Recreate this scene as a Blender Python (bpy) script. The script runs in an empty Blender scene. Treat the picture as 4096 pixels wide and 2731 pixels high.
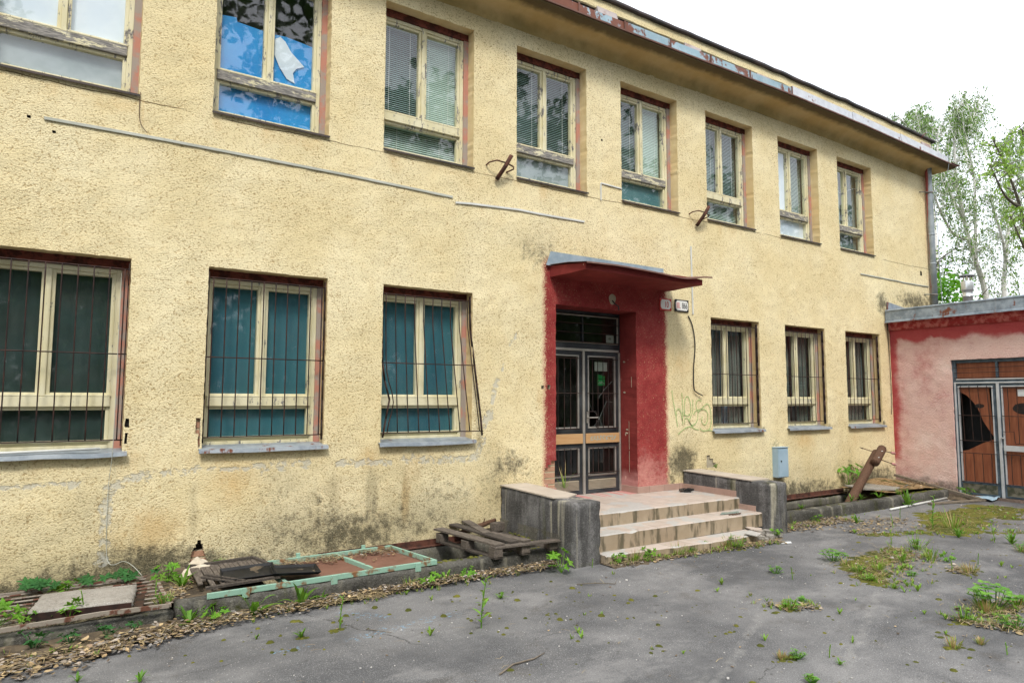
import bpy, bmesh, math, random
from mathutils import Vector, Matrix, noise as mnoise
random.seed(7)
rnd = random.Random(11)
SC = bpy.context.scene
COL = SC.collection
R = math.radians

# ------------------------------------------------------------------ objects
def link(name, data, parent=None):
    o = bpy.data.objects.new(name, data)
    COL.objects.link(o)
    if parent is not None:
        o.parent = parent
    return o

def tag(o, label=None, cat=None, group=None, kind=None):
    if label: o['label'] = label
    if cat: o['category'] = cat
    if group: o['group'] = group
    if kind: o['kind'] = kind
    return o

def thing(name, label, cat, loc=(0, 0, 0), rz=0.0, group=None):
    o = link(name, None)
    o.location = loc
    o.rotation_euler = (0, 0, rz)
    return tag(o, label, cat, group)

def lerp(a, b, t): return a + (b - a) * t
def smooth(a, b, x):
    t = max(0.0, min(1.0, (x - a) / (b - a))) if a != b else float(x >= a)
    return t * t * (3 - 2 * t)
def nz(x, y, z=0.0, s=1.0): return mnoise.noise(Vector((x * s, y * s, z * s)))
def fbm(x, y, z=0.0, s=1.0, o=4): return mnoise.fractal(Vector((x * s, y * s, z * s)), 1.0, 2.0, o)

class MB:
    """collects shapes; build() links them as one mesh object"""
    def __init__(self):
        self.v = []; self.f = []; self.m = []; self.c = []; self.cur = (1, 1, 1, 1)
    def add(self, vs, fs, mat=0):
        n = len(self.v)
        self.v += [tuple(p) for p in vs]
        self.c += [self.cur] * len(vs)
        for f in fs:
            self.f.append([i + n for i in f]); self.m.append(mat)
        return self
    def box(self, x0, x1, y0, y1, z0, z1, mat=0, M=None):
        vs = [(x, y, z) for z in (z0, z1) for y in (y0, y1) for x in (x0, x1)]
        if M is not None: vs = [M @ Vector(p) for p in vs]
        return self.add(vs, [(0, 2, 3, 1), (4, 5, 7, 6), (0, 1, 5, 4), (2, 6, 7, 3), (0, 4, 6, 2), (1, 3, 7, 5)], mat)
    def bar(self, a, b, w, h, mat=0, up=(0, 0, 1), ext=0.0):
        a = Vector(a); b = Vector(b); d = (b - a)
        L = d.length; d.normalize()
        u = Vector(up)
        s = d.cross(u)
        if s.length < 1e-4: s = d.cross(Vector((1, 0, 0)))
        s.normalize(); u = s.cross(d)
        M = Matrix((( s.x, d.x, u.x, a.x), (s.y, d.y, u.y, a.y), (s.z, d.z, u.z, a.z), (0, 0, 0, 1)))
        return self.box(-w / 2, w / 2, -ext, L + ext, -h / 2, h / 2, mat, M)
    def tube(self, pts, r, n=8, mat=0, cap=True):
        pts = [Vector(p) for p in pts]
        rs = r if isinstance(r, (list, tuple)) else [r] * len(pts)
        vs = []; fs = []
        ref = None
        for i, p in enumerate(pts):
            d = (pts[min(i + 1, len(pts) - 1)] - pts[max(i - 1, 0)])
            if d.length < 1e-9: d = Vector((0, 0, 1))
            d.normalize()
            if ref is None:
                ref = Vector((0, 0, 1)) if abs(d.z) < .9 else Vector((1, 0, 0))
            s = d.cross(ref)
            if s.length < 1e-4: s = d.cross(Vector((0, 1, 0)))
            s.normalize(); t = s.cross(d); ref = t
            for k in range(n):
                a = 2 * math.pi * k / n
                vs.append(p + (s * math.cos(a) + t * math.sin(a)) * rs[i])
        for i in range(len(pts) - 1):
            for k in range(n):
                k2 = (k + 1) % n
                fs.append((i * n + k, i * n + k2, (i + 1) * n + k2, (i + 1) * n + k))
        if cap:
            fs.append(tuple(range(n))[::-1]); fs.append(tuple((len(pts) - 1) * n + k for k in range(n)))
        return self.add(vs, fs, mat)
    def lathe(self, prof, c, n=24, mat=0):
        vs = []; fs = []
        for r, z in prof:
            for k in range(n):
                a = 2 * math.pi * k / n
                vs.append((c[0] + r * math.cos(a), c[1] + r * math.sin(a), c[2] + z))
        for i in range(len(prof) - 1):
            for k in range(n):
                fs.append((i * n + k, i * n + (k + 1) % n, (i + 1) * n + (k + 1) % n, (i + 1) * n + k))
        return self.add(vs, fs, mat)
    def prism(self, poly, fn0, fn1, mat=0):
        """poly: 2-D outline, fn0/fn1 map (u,v) to the two 3-D faces"""
        n = len(poly)
        vs = [fn0(*p) for p in poly] + [fn1(*p) for p in poly]
        fs = [tuple(range(n))[::-1], tuple(range(n, 2 * n))] + [(i, (i + 1) % n, n + (i + 1) % n, n + i) for i in range(n)]
        return self.add(vs, fs, mat)
    def rough(self, x0, x1, y0, y1, z0, z1, step=.05, amp=.006, chip=.02, seed=0.0, mat=0, M=None, top=None):
        """box with an uneven cast surface and worn edges"""
        def ax(a, b):
            n = max(1, int(round((b - a) / step))); return [a + (b - a) * i / n for i in range(n + 1)]
        X, Y, Z = ax(x0, x1), ax(y0, y1), ax(z0, z1)
        idx = {}; vs = []; fs = []
        def vid(i, j, k):
            key = (i, j, k)
            if key in idx: return idx[key]
            x, y, z = X[i], Y[j], Z[k]
            e = sum((i in (0, len(X) - 1), j in (0, len(Y) - 1), k in (0, len(Z) - 1)))
            d = Vector((nz(x + seed, y, z, 6), nz(x, y + 9 + seed, z, 6), nz(x, y, z + 17 + seed, 6))) * amp
            if e >= 2:
                q = max(0, nz(x + seed, y - 3, z, 9)) * chip + chip * .18
                cx, cy, cz = (x0 + x1) / 2, (y0 + y1) / 2, (z0 + z1) / 2
                if i in (0, len(X) - 1): d.x += q * (1 if x < cx else -1)
                if j in (0, len(Y) - 1): d.y += q * (1 if y < cy else -1)
                if k in (0, len(Z) - 1): d.z += q * (1 if z < cz else -1)
            p = Vector((x, y, z)) + d
            if top: p.z += top(x, y) * (z - z0) / (z1 - z0)
            if M is not None: p = M @ p
            idx[key] = len(vs); vs.append(p); return idx[key]
        nx, ny, nzv = len(X) - 1, len(Y) - 1, len(Z) - 1
        for i in range(nx):
            for j in range(ny):
                fs.append((vid(i, j, 0), vid(i, j + 1, 0), vid(i + 1, j + 1, 0), vid(i + 1, j, 0)))
                fs.append((vid(i, j, nzv), vid(i + 1, j, nzv), vid(i + 1, j + 1, nzv), vid(i, j + 1, nzv)))
            for k in range(nzv):
                fs.append((vid(i, 0, k), vid(i + 1, 0, k), vid(i + 1, 0, k + 1), vid(i, 0, k + 1)))
                fs.append((vid(i, ny, k), vid(i, ny, k + 1), vid(i + 1, ny, k + 1), vid(i + 1, ny, k)))
        for j in range(ny):
            for k in range(nzv):
                fs.append((vid(0, j, k), vid(0, j, k + 1), vid(0, j + 1, k + 1), vid(0, j + 1, k)))
                fs.append((vid(nx, j, k), vid(nx, j + 1, k), vid(nx, j + 1, k + 1), vid(nx, j, k + 1)))
        return self.add(vs, fs, mat)
    def build(self, name, mats, parent=None, smooth_=False, bevel=0.0, col=False):
        me = bpy.data.meshes.new(name)
        me.from_pydata(self.v, [], self.f)
        if not isinstance(mats, (list, tuple)): mats = [mats]
        for m in mats: me.materials.append(m)
        if len(mats) > 1: me.polygons.foreach_set('material_index', self.m)
        if smooth_: me.polygons.foreach_set('use_smooth', [True] * len(self.f))
        if col:
            at = me.color_attributes.new('Col', 'FLOAT_COLOR', 'POINT')
            at.data.foreach_set('color', [x for c in self.c for x in c])
        me.update()
        o = link(name, me, parent)
        if bevel > 0:
            md = o.modifiers.new('edge', 'BEVEL'); md.width = bevel; md.segments = 2; md.limit_method = 'ANGLE'; md.angle_limit = R(50)
        return o

# ------------------------------------------------------------------ materials
class G:
    """small node-tree writer"""
    def __init__(self, name):
        self.mat = bpy.data.materials.new(name); self.mat.use_nodes = True
        self.nt = self.mat.node_tree; self.nt.nodes.clear()
        self.out = self.nt.nodes.new('ShaderNodeOutputMaterial')
        self._co = None
    def n(self, t, **kw):
        d = self.nt.nodes.new('ShaderNode' + t)
        for k, v in kw.items(): setattr(d, k, v)
        return d
    def L(self, a, b): self.nt.links.new(a, b)
    def put(self, sock, v):
        if isinstance(v, bpy.types.NodeSocket): self.L(v, sock)
        elif isinstance(v, (tuple, list)) and sock.type == 'RGBA' and len(v) == 3: sock.default_value = (*v, 1)
        else: sock.default_value = v
    @property
    def co(self):
        if self._co is None:
            self._co = self.n('TexCoord').outputs['Object']
        return self._co
    def sep(self, v=None):
        s = self.n('SeparateXYZ'); self.L(v or self.co, s.inputs[0]); return s.outputs[0], s.outputs[1], s.outputs[2]
    def map(self, scale=(1, 1, 1), loc=(0, 0, 0), v=None):
        m = self.n('Mapping'); self.L(v or self.co, m.inputs[0]); m.inputs['Scale'].default_value = scale; m.inputs['Location'].default_value = loc
        return m.outputs[0]
    def noise(self, scale, detail=3, rough=.55, v=None, dist=0.0):
        d = self.n('TexNoise'); self.L(v or self.co, d.inputs['Vector'])
        d.inputs['Scale'].default_value = scale; d.inputs['Detail'].default_value = detail; d.inputs['Roughness'].default_value = rough
        d.inputs['Distortion'].default_value = dist
        return d.outputs['Fac']
    def vor(self, scale, v=None, feature='F1', out='Distance'):
        d = self.n('TexVoronoi', feature=feature); self.L(v or self.co, d.inputs['Vector']); d.inputs['Scale'].default_value = scale
        return d.outputs[out]
    def m(self, op, a, b=0.0, c=None, clamp=False):
        d = self.n('Math', operation=op, use_clamp=clamp); self.put(d.inputs[0], a); self.put(d.inputs[1], b)
        if c is not None: self.put(d.inputs[2], c)
        return d.outputs[0]
    def ss(self, v, a, b):
        d = self.n('MapRange', interpolation_type='SMOOTHSTEP'); self.put(d.inputs[0], v)
        d.inputs[1].default_value = a; d.inputs[2].default_value = b; d.inputs[3].default_value = 0; d.inputs[4].default_value = 1
        return d.outputs[0]
    def mix(self, f, a, b, mode='MIX'):
        d = self.n('Mix', data_type='RGBA', blend_type=mode); self.put(d.inputs['Factor'], f); self.put(d.inputs[6], a); self.put(d.inputs[7], b)
        return d.outputs[2]
    def attr(self, name):
        d = self.n('Attribute', attribute_name=name); return d
    def bump(self, h, strength=.5, dist=.01, nrm=None):
        d = self.n('Bump'); self.put(d.inputs['Height'], h); d.inputs['Strength'].default_value = strength; d.inputs['Distance'].default_value = dist
        if nrm is not None: self.L(nrm, d.inputs['Normal'])
        return d.outputs[0]
    def bsdf(self, col, rough=.8, metal=0.0, nrm=None, spec=.5, **kw):
        b = self.n('BsdfPrincipled'); self.put(b.inputs['Base Color'], col); self.put(b.inputs['Roughness'], rough); self.put(b.inputs['Metallic'], metal)
        b.inputs['Specular IOR Level'].default_value = spec
        if nrm is not None: self.L(nrm, b.inputs['Normal'])
        return b.outputs[0]
    def done(self, sh):
        self.L(sh, self.out.inputs['Surface']); return self.mat

def simple(name, a, b=None, scale=6, rough=.75, metal=0, bump=0.0, bscale=60, spec=.4, lo=.35, hi=.65, detail=4, stretch=(1, 1, 1)):
    g = G(name); v = g.map(stretch)
    c = g.mix(g.ss(g.noise(scale, detail, .6, v), lo, hi), a, b) if b else a
    nr = g.bump(g.noise(bscale, 4, .6, v), bump, .01) if bump else None
    return g.done(g.bsdf(c, rough, metal, nr, spec))

M = {}
def build_materials():
    # --- yellow roughcast with stains (masks live in colour attributes A and B)
    g = G('yellow_roughcast')
    A = g.attr('A'); B = g.attr('B')
    sa = g.n('SeparateColor'); g.L(A.outputs['Color'], sa.inputs[0]); mould, orange, mortar = sa.outputs
    sb = g.n('SeparateColor'); g.L(B.outputs['Color'], sb.inputs[0]); paint, damp, fade = sb.outputs
    st = g.map((1, 1, 1.35))
    n1 = g.m('ADD', g.m('MULTIPLY', g.noise(66, 3, .6, st, .25), .62), g.m('MULTIPLY', g.m('SUBTRACT', 1, g.vor(58, g.map((1, 1, 1.25)))), .38)); n2 = g.noise(120, 3, .65, st); big = g.noise(.9, 4, .6); mid = g.noise(5, 4, .65)
    fine = g.noise(14, 5, .7)
    h = g.m('ADD', g.m('MULTIPLY', n1, 1.0), g.m('MULTIPLY', n2, .55))
    c = g.mix(g.ss(big, .35, .68), (.77, .65, .375), (.845, .745, .48))
    c = g.mix(g.m('MULTIPLY', g.ss(mid, .5, .75), .35), c, (.70, .54, .28))
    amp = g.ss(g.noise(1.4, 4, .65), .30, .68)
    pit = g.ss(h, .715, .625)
    c = g.mix(g.m('MULTIPLY', pit, g.m('ADD', .58, g.m('MULTIPLY', amp, .42))), c, (.42, .30, .14))  # brown of dirt in the pits plus painted shade that bump leaves out
    xx, yy, zz = g.sep()
    ln = g.ss(g.m('ABSOLUTE', g.m('ADD', zz, g.m('ADD', -4.505, g.m('MULTIPLY', g.m('SUBTRACT', g.noise(1.5, 4), .5), .09)))), .007, .002)
    c = g.mix(g.m('MULTIPLY', ln, g.ss(g.noise(.8, 4), .42, .5)), c, (.16, .11, .05))
    c = g.mix(g.m('MULTIPLY', g.ss(g.noise(130, 1, .5), .71, .76), .35), c, (.16, .115, .07))
    oj = g.ss(g.m('ADD', orange, g.m('MULTIPLY', g.m('SUBTRACT', fine, .5), .5)), .15, .95)
    oj = g.m('MULTIPLY', oj, g.ss(g.noise(2.6, 6, .75, g.map((1, 1, .5))), .32, .62))
    c = g.mix(g.m('MULTIPLY', oj, .62), c, (.60, .36, .12))
    dj = g.ss(g.m('ADD', damp, g.m('MULTIPLY', g.m('SUBTRACT', fine, .5), .7)), .1, .95)
    c = g.mix(g.m('MULTIPLY', g.m('MULTIPLY', dj, g.m('ADD', .55, g.m('MULTIPLY', pit, .45))), .82), c, (.25, .215, .125))
    pj = g.ss(g.m('ADD', paint, g.m('MULTIPLY', g.m('SUBTRACT', h, .80), 2.0)), .40, .62)
    pj = g.m('MULTIPLY', pj, g.ss(paint, .02, .12))
    red = g.mix(g.ss(mid, .35, .7), (.245, .026, .026), (.335, .050, .045))
    red = g.mix(g.m('MULTIPLY', g.ss(g.m('ADD', fade, g.m('MULTIPLY', g.m('SUBTRACT', fine, .5), .9)), .3, .9), .85), red, (.58, .27, .23))
    red = g.mix(g.m('MULTIPLY', g.ss(h, .86, .99), g.m('ADD', .12, g.m('MULTIPLY', g.ss(g.noise(2.2, 6, .75), .42, .66), .55))), red, (.60, .34, .27))
    c = g.mix(pj, c, red)
    pk = g.ss(g.m('ADD', paint, 0), .05, .5)
    c = g.mix(g.m('MULTIPLY', g.m('SUBTRACT', pk, pj, clamp=True), .5), c, (.62, .33, .22))
    mj = g.ss(g.m('ADD', mould, g.m('MULTIPLY', g.m('SUBTRACT', g.noise(7, 8, .82), .5), 2.3)), .28, .8)
    mj = g.m('MULTIPLY', mj, g.m('ADD', .62, g.m('MULTIPLY', g.ss(n2, .35, .6), .38)))
    c = g.mix(g.m('MULTIPLY', mj, .93), c, (.035, .034, .024))
    rj = g.ss(g.m('ADD', mortar, g.m('MULTIPLY', g.m('SUBTRACT', g.noise(9, 6, .65), .5), 2.2)), .54, .70)
    rj = g.m('MULTIPLY', rj, g.ss(g.noise(11, 5, .65), .40, .52))
    c = g.mix(g.m('MULTIPLY', rj, .62), c, g.mix(g.noise(20), (.50, .50, .45), (.40, .41, .385)))
    hh = g.m('MULTIPLY', g.m('MULTIPLY', h, g.m('ADD', .62, g.m('MULTIPLY', amp, .5))), g.m('SUBTRACT', 1, g.m('MULTIPLY', rj, .75)))
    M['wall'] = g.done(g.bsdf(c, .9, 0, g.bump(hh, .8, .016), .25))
    # --- smooth plaster of the reveals
    g = G('reveal_plaster'); x, y, z = g.sep()
    c = g.mix(g.ss(g.noise(2.2, 5, .65), .35, .7), (.66, .50, .25), (.73, .60, .35))
    c = g.mix(g.m('MULTIPLY', g.ss(g.noise(4, 5, .7, g.map((1, 1, .35))), .52, .75), .6), c, (.46, .30, .12))
    M['reveal'] = g.done(g.bsdf(c, .9, 0, g.bump(g.noise(90, 3), .35, .008), .25))
    g = G('red_plaster')
    c = g.mix(g.ss(g.noise(2.5, 5, .65), .35, .7), (.16, .020, .018), (.235, .036, .031))
    c = g.mix(g.ss(g.noise(7, 4, .7, g.map((1, 1, .6))), .70, .73), c, (.55, .42, .33))
    x, y, z = g.sep()
    c = g.mix(g.m('MULTIPLY', g.ss(g.m('ADD', z, g.m('MULTIPLY', g.noise(5, 4), .3)), .92, .66), .8), c, (.58, .30, .27))
    M['redp'] = g.done(g.bsdf(c, .85, 0, g.bump(g.noise(80, 4), .35, .008), .25))
    # --- annex wall, faded red
    g = G('faded_red_render'); A = g.attr('A'); sa = g.n('SeparateColor'); g.L(A.outputs['Color'], sa.inputs[0]); mould, redm, crack = sa.outputs
    n1 = g.noise(40, 2, .5, None, .5); n2 = g.noise(95, 2, .6); fine = g.noise(6, 6, .7)
    c = g.mix(g.ss(g.noise(3, 6, .7), .35, .68), (.66, .44, .385), (.72, .55, .49))
    c = g.mix(g.ss(g.noise(55, 3, .6, g.map((1, 1, 1.4))), .62, .72), c, (.30, .12, .10))
    rj = g.ss(g.m('ADD', redm, g.m('MULTIPLY', g.m('SUBTRACT', fine, .5), .8)), .2, .85)
    c = g.mix(rj, c, g.mix(g.noise(4, 4), (.33, .04, .045), (.42, .085, .08)))
    mj = g.ss(g.m('ADD', mould, g.m('MULTIPLY', g.m('SUBTRACT', fine, .5), 1.1)), .25, .85)
    c = g.mix(g.m('MULTIPLY', mj, .85), c, (.075, .06, .042))
    M['annex'] = g.done(g.bsdf(c, .9, 0, g.bump(g.m('ADD', n1, g.m('MULTIPLY', n2, .5)), .8, .014), .25))
    # --- soffit
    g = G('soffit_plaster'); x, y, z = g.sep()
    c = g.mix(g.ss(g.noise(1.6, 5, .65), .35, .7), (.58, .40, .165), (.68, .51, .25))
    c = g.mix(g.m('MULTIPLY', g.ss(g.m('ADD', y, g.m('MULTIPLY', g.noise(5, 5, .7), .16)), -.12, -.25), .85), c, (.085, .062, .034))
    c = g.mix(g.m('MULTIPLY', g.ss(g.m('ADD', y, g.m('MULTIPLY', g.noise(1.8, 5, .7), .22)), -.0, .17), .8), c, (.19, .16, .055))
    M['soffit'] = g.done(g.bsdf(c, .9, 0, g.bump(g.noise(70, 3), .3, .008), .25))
    # --- concrete
    def concrete(name, a, b, streak=0.0, moss=0.0):
        g = G(name); x, y, z = g.sep()
        c = g.mix(g.ss(g.noise(3, 6, .7), .32, .7), a, b)
        c = g.mix(g.ss(g.vor(110), .22, .1), c, tuple(min(1, k * 1.9 + .06) for k in b))
        if streak:
            s = g.m('ADD', g.m('MULTIPLY', g.noise(1, 5, .65, g.map((9, 9, .8))), .8), g.m('MULTIPLY', g.noise(16, 5, .7), .2))
            c = g.mix(g.m('MULTIPLY', g.ss(s, .42, .56), .62 * streak), c, (.045, .044, .042))
            c = g.mix(g.m('MULTIPLY', g.ss(g.noise(1, 3, .5, g.map((7, 7, .35), (3, 5, 0))), .57, .68), .8 * streak), c, (.42, .39, .30))
            c = g.mix(g.m('MULTIPLY', g.ss(g.noise(1, 3, .5, g.map((5, 5, .5), (9, 2, 0))), .6, .72), .6), c, (.07, .075, .02))
        if moss:
            c = g.mix(g.m('MULTIPLY', g.ss(g.m('ADD', g.noise(6, 6, .75), g.m('MULTIPLY', z, -.5)), .5, .66), moss), c, (.045, .05, .012))
            c = g.mix(g.m('MULTIPLY', g.ss(g.noise(2.2, 5, .7), .52, .68), .75 * moss), c, (.02, .019, .017))
        gr_ = g.noise(48, 5, .75)
        c = g.mix(g.m('MULTIPLY', g.ss(gr_, .56, .72), .55), c, g.mix(.5, c, (.55, .53, .5)))
        c = g.mix(g.m('MULTIPLY', g.ss(gr_, .46, .32), .6), c, g.mix(.75, c, (.01, .01, .01)))
        h = g.m('ADD', g.noise(45, 4, .65), g.m('MULTIPLY', g.vor(75), .5))
        return g.done(g.bsdf(c, .92, 0, g.bump(h, .6, .012), .2))
    M['concrete'] = concrete('kerb_concrete', (.052, .050, .042), (.125, .12, .104), .35, .9)
    M['cheek'] = concrete('stained_render', (.105, .102, .10), (.21, .205, .20), 1.0, .55)
    M['slab'] = concrete('slab_concrete', (.24, .22, .19), (.34, .32, .285), 0, .15)
    M['pitwall'] = concrete('pit_concrete', (.09, .085, .07), (.17, .16, .13), .4, .4)
    # --- tiles (treads and risers)
    def tile(name, a, b, w, dirt, vert=False):
        g = G(name); x, y, z = g.sep()
        fx = g.m('ABSOLUTE', g.m('SUBTRACT', g.m('FRACT', g.m('DIVIDE', x, w)), .5))
        gr = g.ss(fx, .485, .497)
        c = g.mix(g.ss(g.noise(5, 5, .65), .35, .7), a, b)
        cell = g.m('FLOOR', g.m('DIVIDE', x, w))
        wn = g.n('TexWhiteNoise', noise_dimensions='1D'); g.L(cell, wn.inputs['W'])
        c = g.mix(g.m('MULTIPLY', wn.outputs['Value'], .22), c, (.30, .22, .16))
        c = g.mix(g.m('MULTIPLY', gr, .8), c, (.10, .085, .06))
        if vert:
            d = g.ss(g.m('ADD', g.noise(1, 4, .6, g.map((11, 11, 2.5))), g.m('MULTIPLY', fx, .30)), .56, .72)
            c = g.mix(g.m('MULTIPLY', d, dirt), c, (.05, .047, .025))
        else:
            d = g.ss(g.noise(3.2, 6, .7), .55, .72)
            c = g.mix(g.m('MULTIPLY', d, dirt), c, (.20, .165, .12))
            br = g.ss(g.m('ADD', g.noise(1.6, 3, .6), g.m('MULTIPLY', g.noise(14, 3), .12)), .605, .63)
            if name != 'skirting_tile': c = g.mix(br, c, g.mix(g.noise(25, 4), (.34, .33, .30), (.50, .48, .45)))
        return g.done(g.bsdf(c, .55, 0, g.bump(g.m('SUBTRACT', g.m('MULTIPLY', g.noise(60, 3), .25), gr), .3, .006), .4))
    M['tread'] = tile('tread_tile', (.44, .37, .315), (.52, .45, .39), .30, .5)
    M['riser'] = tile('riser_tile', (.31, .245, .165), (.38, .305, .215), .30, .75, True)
    M['skirt'] = tile('skirting_tile', (.36, .235, .19), (.42, .28, .23), .30, .4)
    # --- metals
    def zinc(name, a, b, rust, rough=.5):
        g = G(name); x, y, z = g.sep()
        c = g.mix(g.ss(g.noise(6, 5, .7), .35, .65), a, b)
        s = g.m('ADD', g.noise(2.2, 5, .7), g.m('MULTIPLY', g.noise(1, 4, .6, g.map((14, 14, 2.2))), .45))
        if rust == 'x': f = g.ss(g.m('SUBTRACT', s, g.m('MULTIPLY', g.ss(x, 4.2, 7.2), .26)), .52, .58)
        else: f = g.ss(s, .92 - rust, 1.0 - rust)
        c = g.mix(f, c, g.mix(g.noise(18, 4), (.13, .040, .022), (.21, .075, .04)))
        return g.done(g.bsdf(c, rough, .25, g.bump(g.noise(30, 3), .15, .006), .4))
    M['flash'] = zinc('blue_zinc_rusting', (.24, .36, .42), (.34, .44, .49), 'x')
    M['canopy_zinc'] = zinc('blue_grey_zinc', (.25, .33, .39), (.36, .43, .48), -.5)
    M['flash_pale'] = zinc('pale_zinc', (.48, .50, .54), (.58, .60, .63), .10)
    M['zinc'] = zinc('weathered_zinc', (.22, .26, .30), (.33, .37, .41), .12)
    M['sill'] = zinc('galvanised_sill', (.23, .27, .31), (.36, .40, .43), .08)
    M['annex_gutter'] = zinc('gutter_zinc', (.17, .21, .25), (.31, .36, .41), .10)
    M['pipe'] = zinc('drainpipe_zinc', (.20, .24, .27), (.27, .31, .34), .10)
    g = G('drainpipe_paint'); x, y, z = g.sep()
    c = g.mix(g.ss(g.noise(8, 4), .4, .6), (.24, .28, .31), (.31, .35, .38))
    rf = g.ss(g.m('ADD', g.m('ADD', g.m('MULTIPLY', x, -7.5), g.m('MULTIPLY', y, 16.4)), g.m('ADD', 7.5 * 15.235 + 16.4 * .085 - .95, g.m('ADD', g.m('MULTIPLY', g.noise(1.3, 5, .7, g.map((3, 3, 1))), 2.2), g.m('MULTIPLY', g.ss(z, 4.6, 6.6), .7)))), 1.0, 1.25)
    c = g.mix(rf, c, (.34, .09, .085))
    M['pipe'] = g.done(g.bsdf(c, .5, .1, None, .4))
    M['dark_sheet'] = simple('dark_roof_sheet', (.03, .028, .027), (.07, .05, .045), 4, .6)
    M['rust'] = simple('rusty_iron', (.045, .020, .014), (.12, .045, .028), 12, .85, 0, .4, 60)
    M['bars'] = simple('rusty_bars', (.020, .014, .013), (.055, .026, .020), 9, .6, .3)
    M['rust_edge'] = simple('rust_strip', (.12, .055, .04), (.17, .085, .065), 6, .8)
    M['grate'] = simple('flaking_painted_iron', (.27, .235, .195), (.12, .05, .03), 14, .8, 0, .3, 60, .4, .48, .58)
    M['green'] = simple('green_enamel_rusting', (.25, .42, .33), (.20, .10, .045), 6, .55, 0, .1, 60, .4, .52, .62)
    M['alu'] = simple('dull_aluminium', (.36, .34, .30), (.46, .44, .40), 5, .45, .5)
    M['door_dark'] = simple('dark_steel_paint', (.018, .021, .025), (.045, .05, .055), 4, .45)
    M['door_blue'] = simple('blue_grey_steel_paint', (.035, .055, .075), (.08, .11, .135), 9, .6)
    M['white_alu'] = simple('pale_aluminium', (.46, .48, .50), (.56, .58, .60), 4, .4, .3)
    M['steel'] = simple('stainless_flue', (.62, .64, .66), (.70, .72, .74), 3, .28, .6)
    M['cabinet'] = simple('pale_blue_cabinet_paint', (.29, .41, .50), (.34, .46, .55), 3, .45)
    # --- wood
    def wood(name, a, b, dark, k=1.0, axis=(1, 1, 14)):
        g = G(name)
        v = g.map(axis)
        c = g.mix(g.ss(g.noise(5, 5, .65, v), .35, .68), a, b)
        c = g.mix(g.m('MULTIPLY', g.ss(g.noise(2.5, 5, .7), .5, .72), k), c, dark)
        return g.done(g.bsdf(c, .85, 0, g.bump(g.noise(14, 4, .6, v), .4, .006), .3))
    M['oldwood'] = wood('weathered_grey_wood', (.085, .07, .058), (.165, .14, .115), (.035, .03, .026), .7, (16, 2.5, 16))
    M['oldwood2'] = wood('dark_weathered_wood', (.05, .042, .036), (.095, .08, .066), (.025, .021, .018), .7, (16, 2.5, 16))
    M['post'] = wood('brown_treated_post', (.075, .038, .022), (.125, .070, .044), (.035, .032, .018), .6, (14, 14, 2))
    M['plank'] = wood('grey_plank', (.14, .115, .09), (.22, .185, .14), (.06, .05, .035), .6, (2.5, 14, 14))
    g = G('mossy_plywood')
    c = g.mix(g.ss(g.noise(4, 5, .6, g.map((1.5, 9, 9))), .4, .62), (.19, .115, .05), (.36, .255, .14))
    c = g.mix(g.ss(g.noise(2.6, 6, .7), .50, .60), c, (.05, .052, .012))
    M['ply'] = g.done(g.bsdf(c, .9, 0, g.bump(g.noise(30, 4), .4, .01), .2))
    # window frames: cream paint flaking to grey wood
    def frame(name, wear):
        g = G(name)
        c = g.mix(g.ss(g.noise(4, 4), .35, .65), (.64, .585, .37), (.70, .655, .46))
        va = g.map((.55, 1, 2.2)) if wear < .55 else g.map((2.4, 1, .7))
        f = g.m('ADD', g.m('MULTIPLY', g.noise(6.5, 7, .74, va), .8), g.m('ADD', g.m('MULTIPLY', g.noise(45, 4, .65, va), .18), .02))
        f = g.ss(f, wear, wear + .03)
        wd = g.mix(g.ss(g.noise(10, 5, .65, g.map((1.2, 8, 8))), .35, .65), (.13, .125, .12), (.33, .31, .28))
        return g.done(g.bsdf(g.mix(f, c, wd), .7, 0, g.bump(g.m('SUBTRACT', g.m('MULTIPLY', g.noise(40, 4), .4), f), .35, .005), .3))
    M['frame'] = frame('cream_frame_paint', .605)
    M['frame_worn'] = frame('cream_frame_paint_flaking', .555)
    M['frame_bare'] = frame('frame_weathered_bare', .455)
    g = G('casing_red_brown')
    x, y, z = g.sep()
    c = g.mix(g.ss(g.noise(7, 6, .75), .45, .55), (.19, .055, .04), (.075, .026, .02))
    M['head'] = g.done(g.bsdf(c, .85, 0, g.bump(g.noise(35, 4), .6, .01), .2))
    M['jamb'] = simple('casing_salmon', (.46, .215, .16), (.33, .285, .25), 5, .8, 0, .2, 60, .3, .40, .56)
    # --- glass
    def glass(name, tint, refl, wav=.0, dirt=.05, rough=.0):
        g = G(name)
        nr = g.bump(g.noise(2.6, 2, .5), wav, .05) if wav else None
        tr = g.n('BsdfTransparent'); g.put(tr.inputs[0], tint)
        gl = g.n('BsdfGlossy'); gl.inputs['Roughness'].default_value = rough; g.put(gl.inputs['Color'], (1, 1, 1))
        # Schlick, the same from both sides of the thin pane
        ge = g.n('NewGeometry'); dt = g.n('VectorMath', operation='DOT_PRODUCT'); g.L(ge.outputs['Normal'], dt.inputs[0]); g.L(ge.outputs['Incoming'], dt.inputs[1])
        fres = g.m('ADD', .042, g.m('MULTIPLY', .958, g.m('POWER', g.m('SUBTRACT', 1, g.m('ABSOLUTE', dt.outputs['Value'])), 5)))
        if nr is not None: g.L(nr, gl.inputs['Normal'])
        df = g.n('BsdfDiffuse'); g.put(df.inputs[0], (.45, .47, .44))
        s0 = g.n('MixShader'); g.put(s0.inputs[0], g.m('MULTIPLY', g.ss(g.noise(3, 6, .7), .35, .8), dirt)); g.L(tr.outputs[0], s0.inputs[1]); g.L(df.outputs[0], s0.inputs[2])
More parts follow.
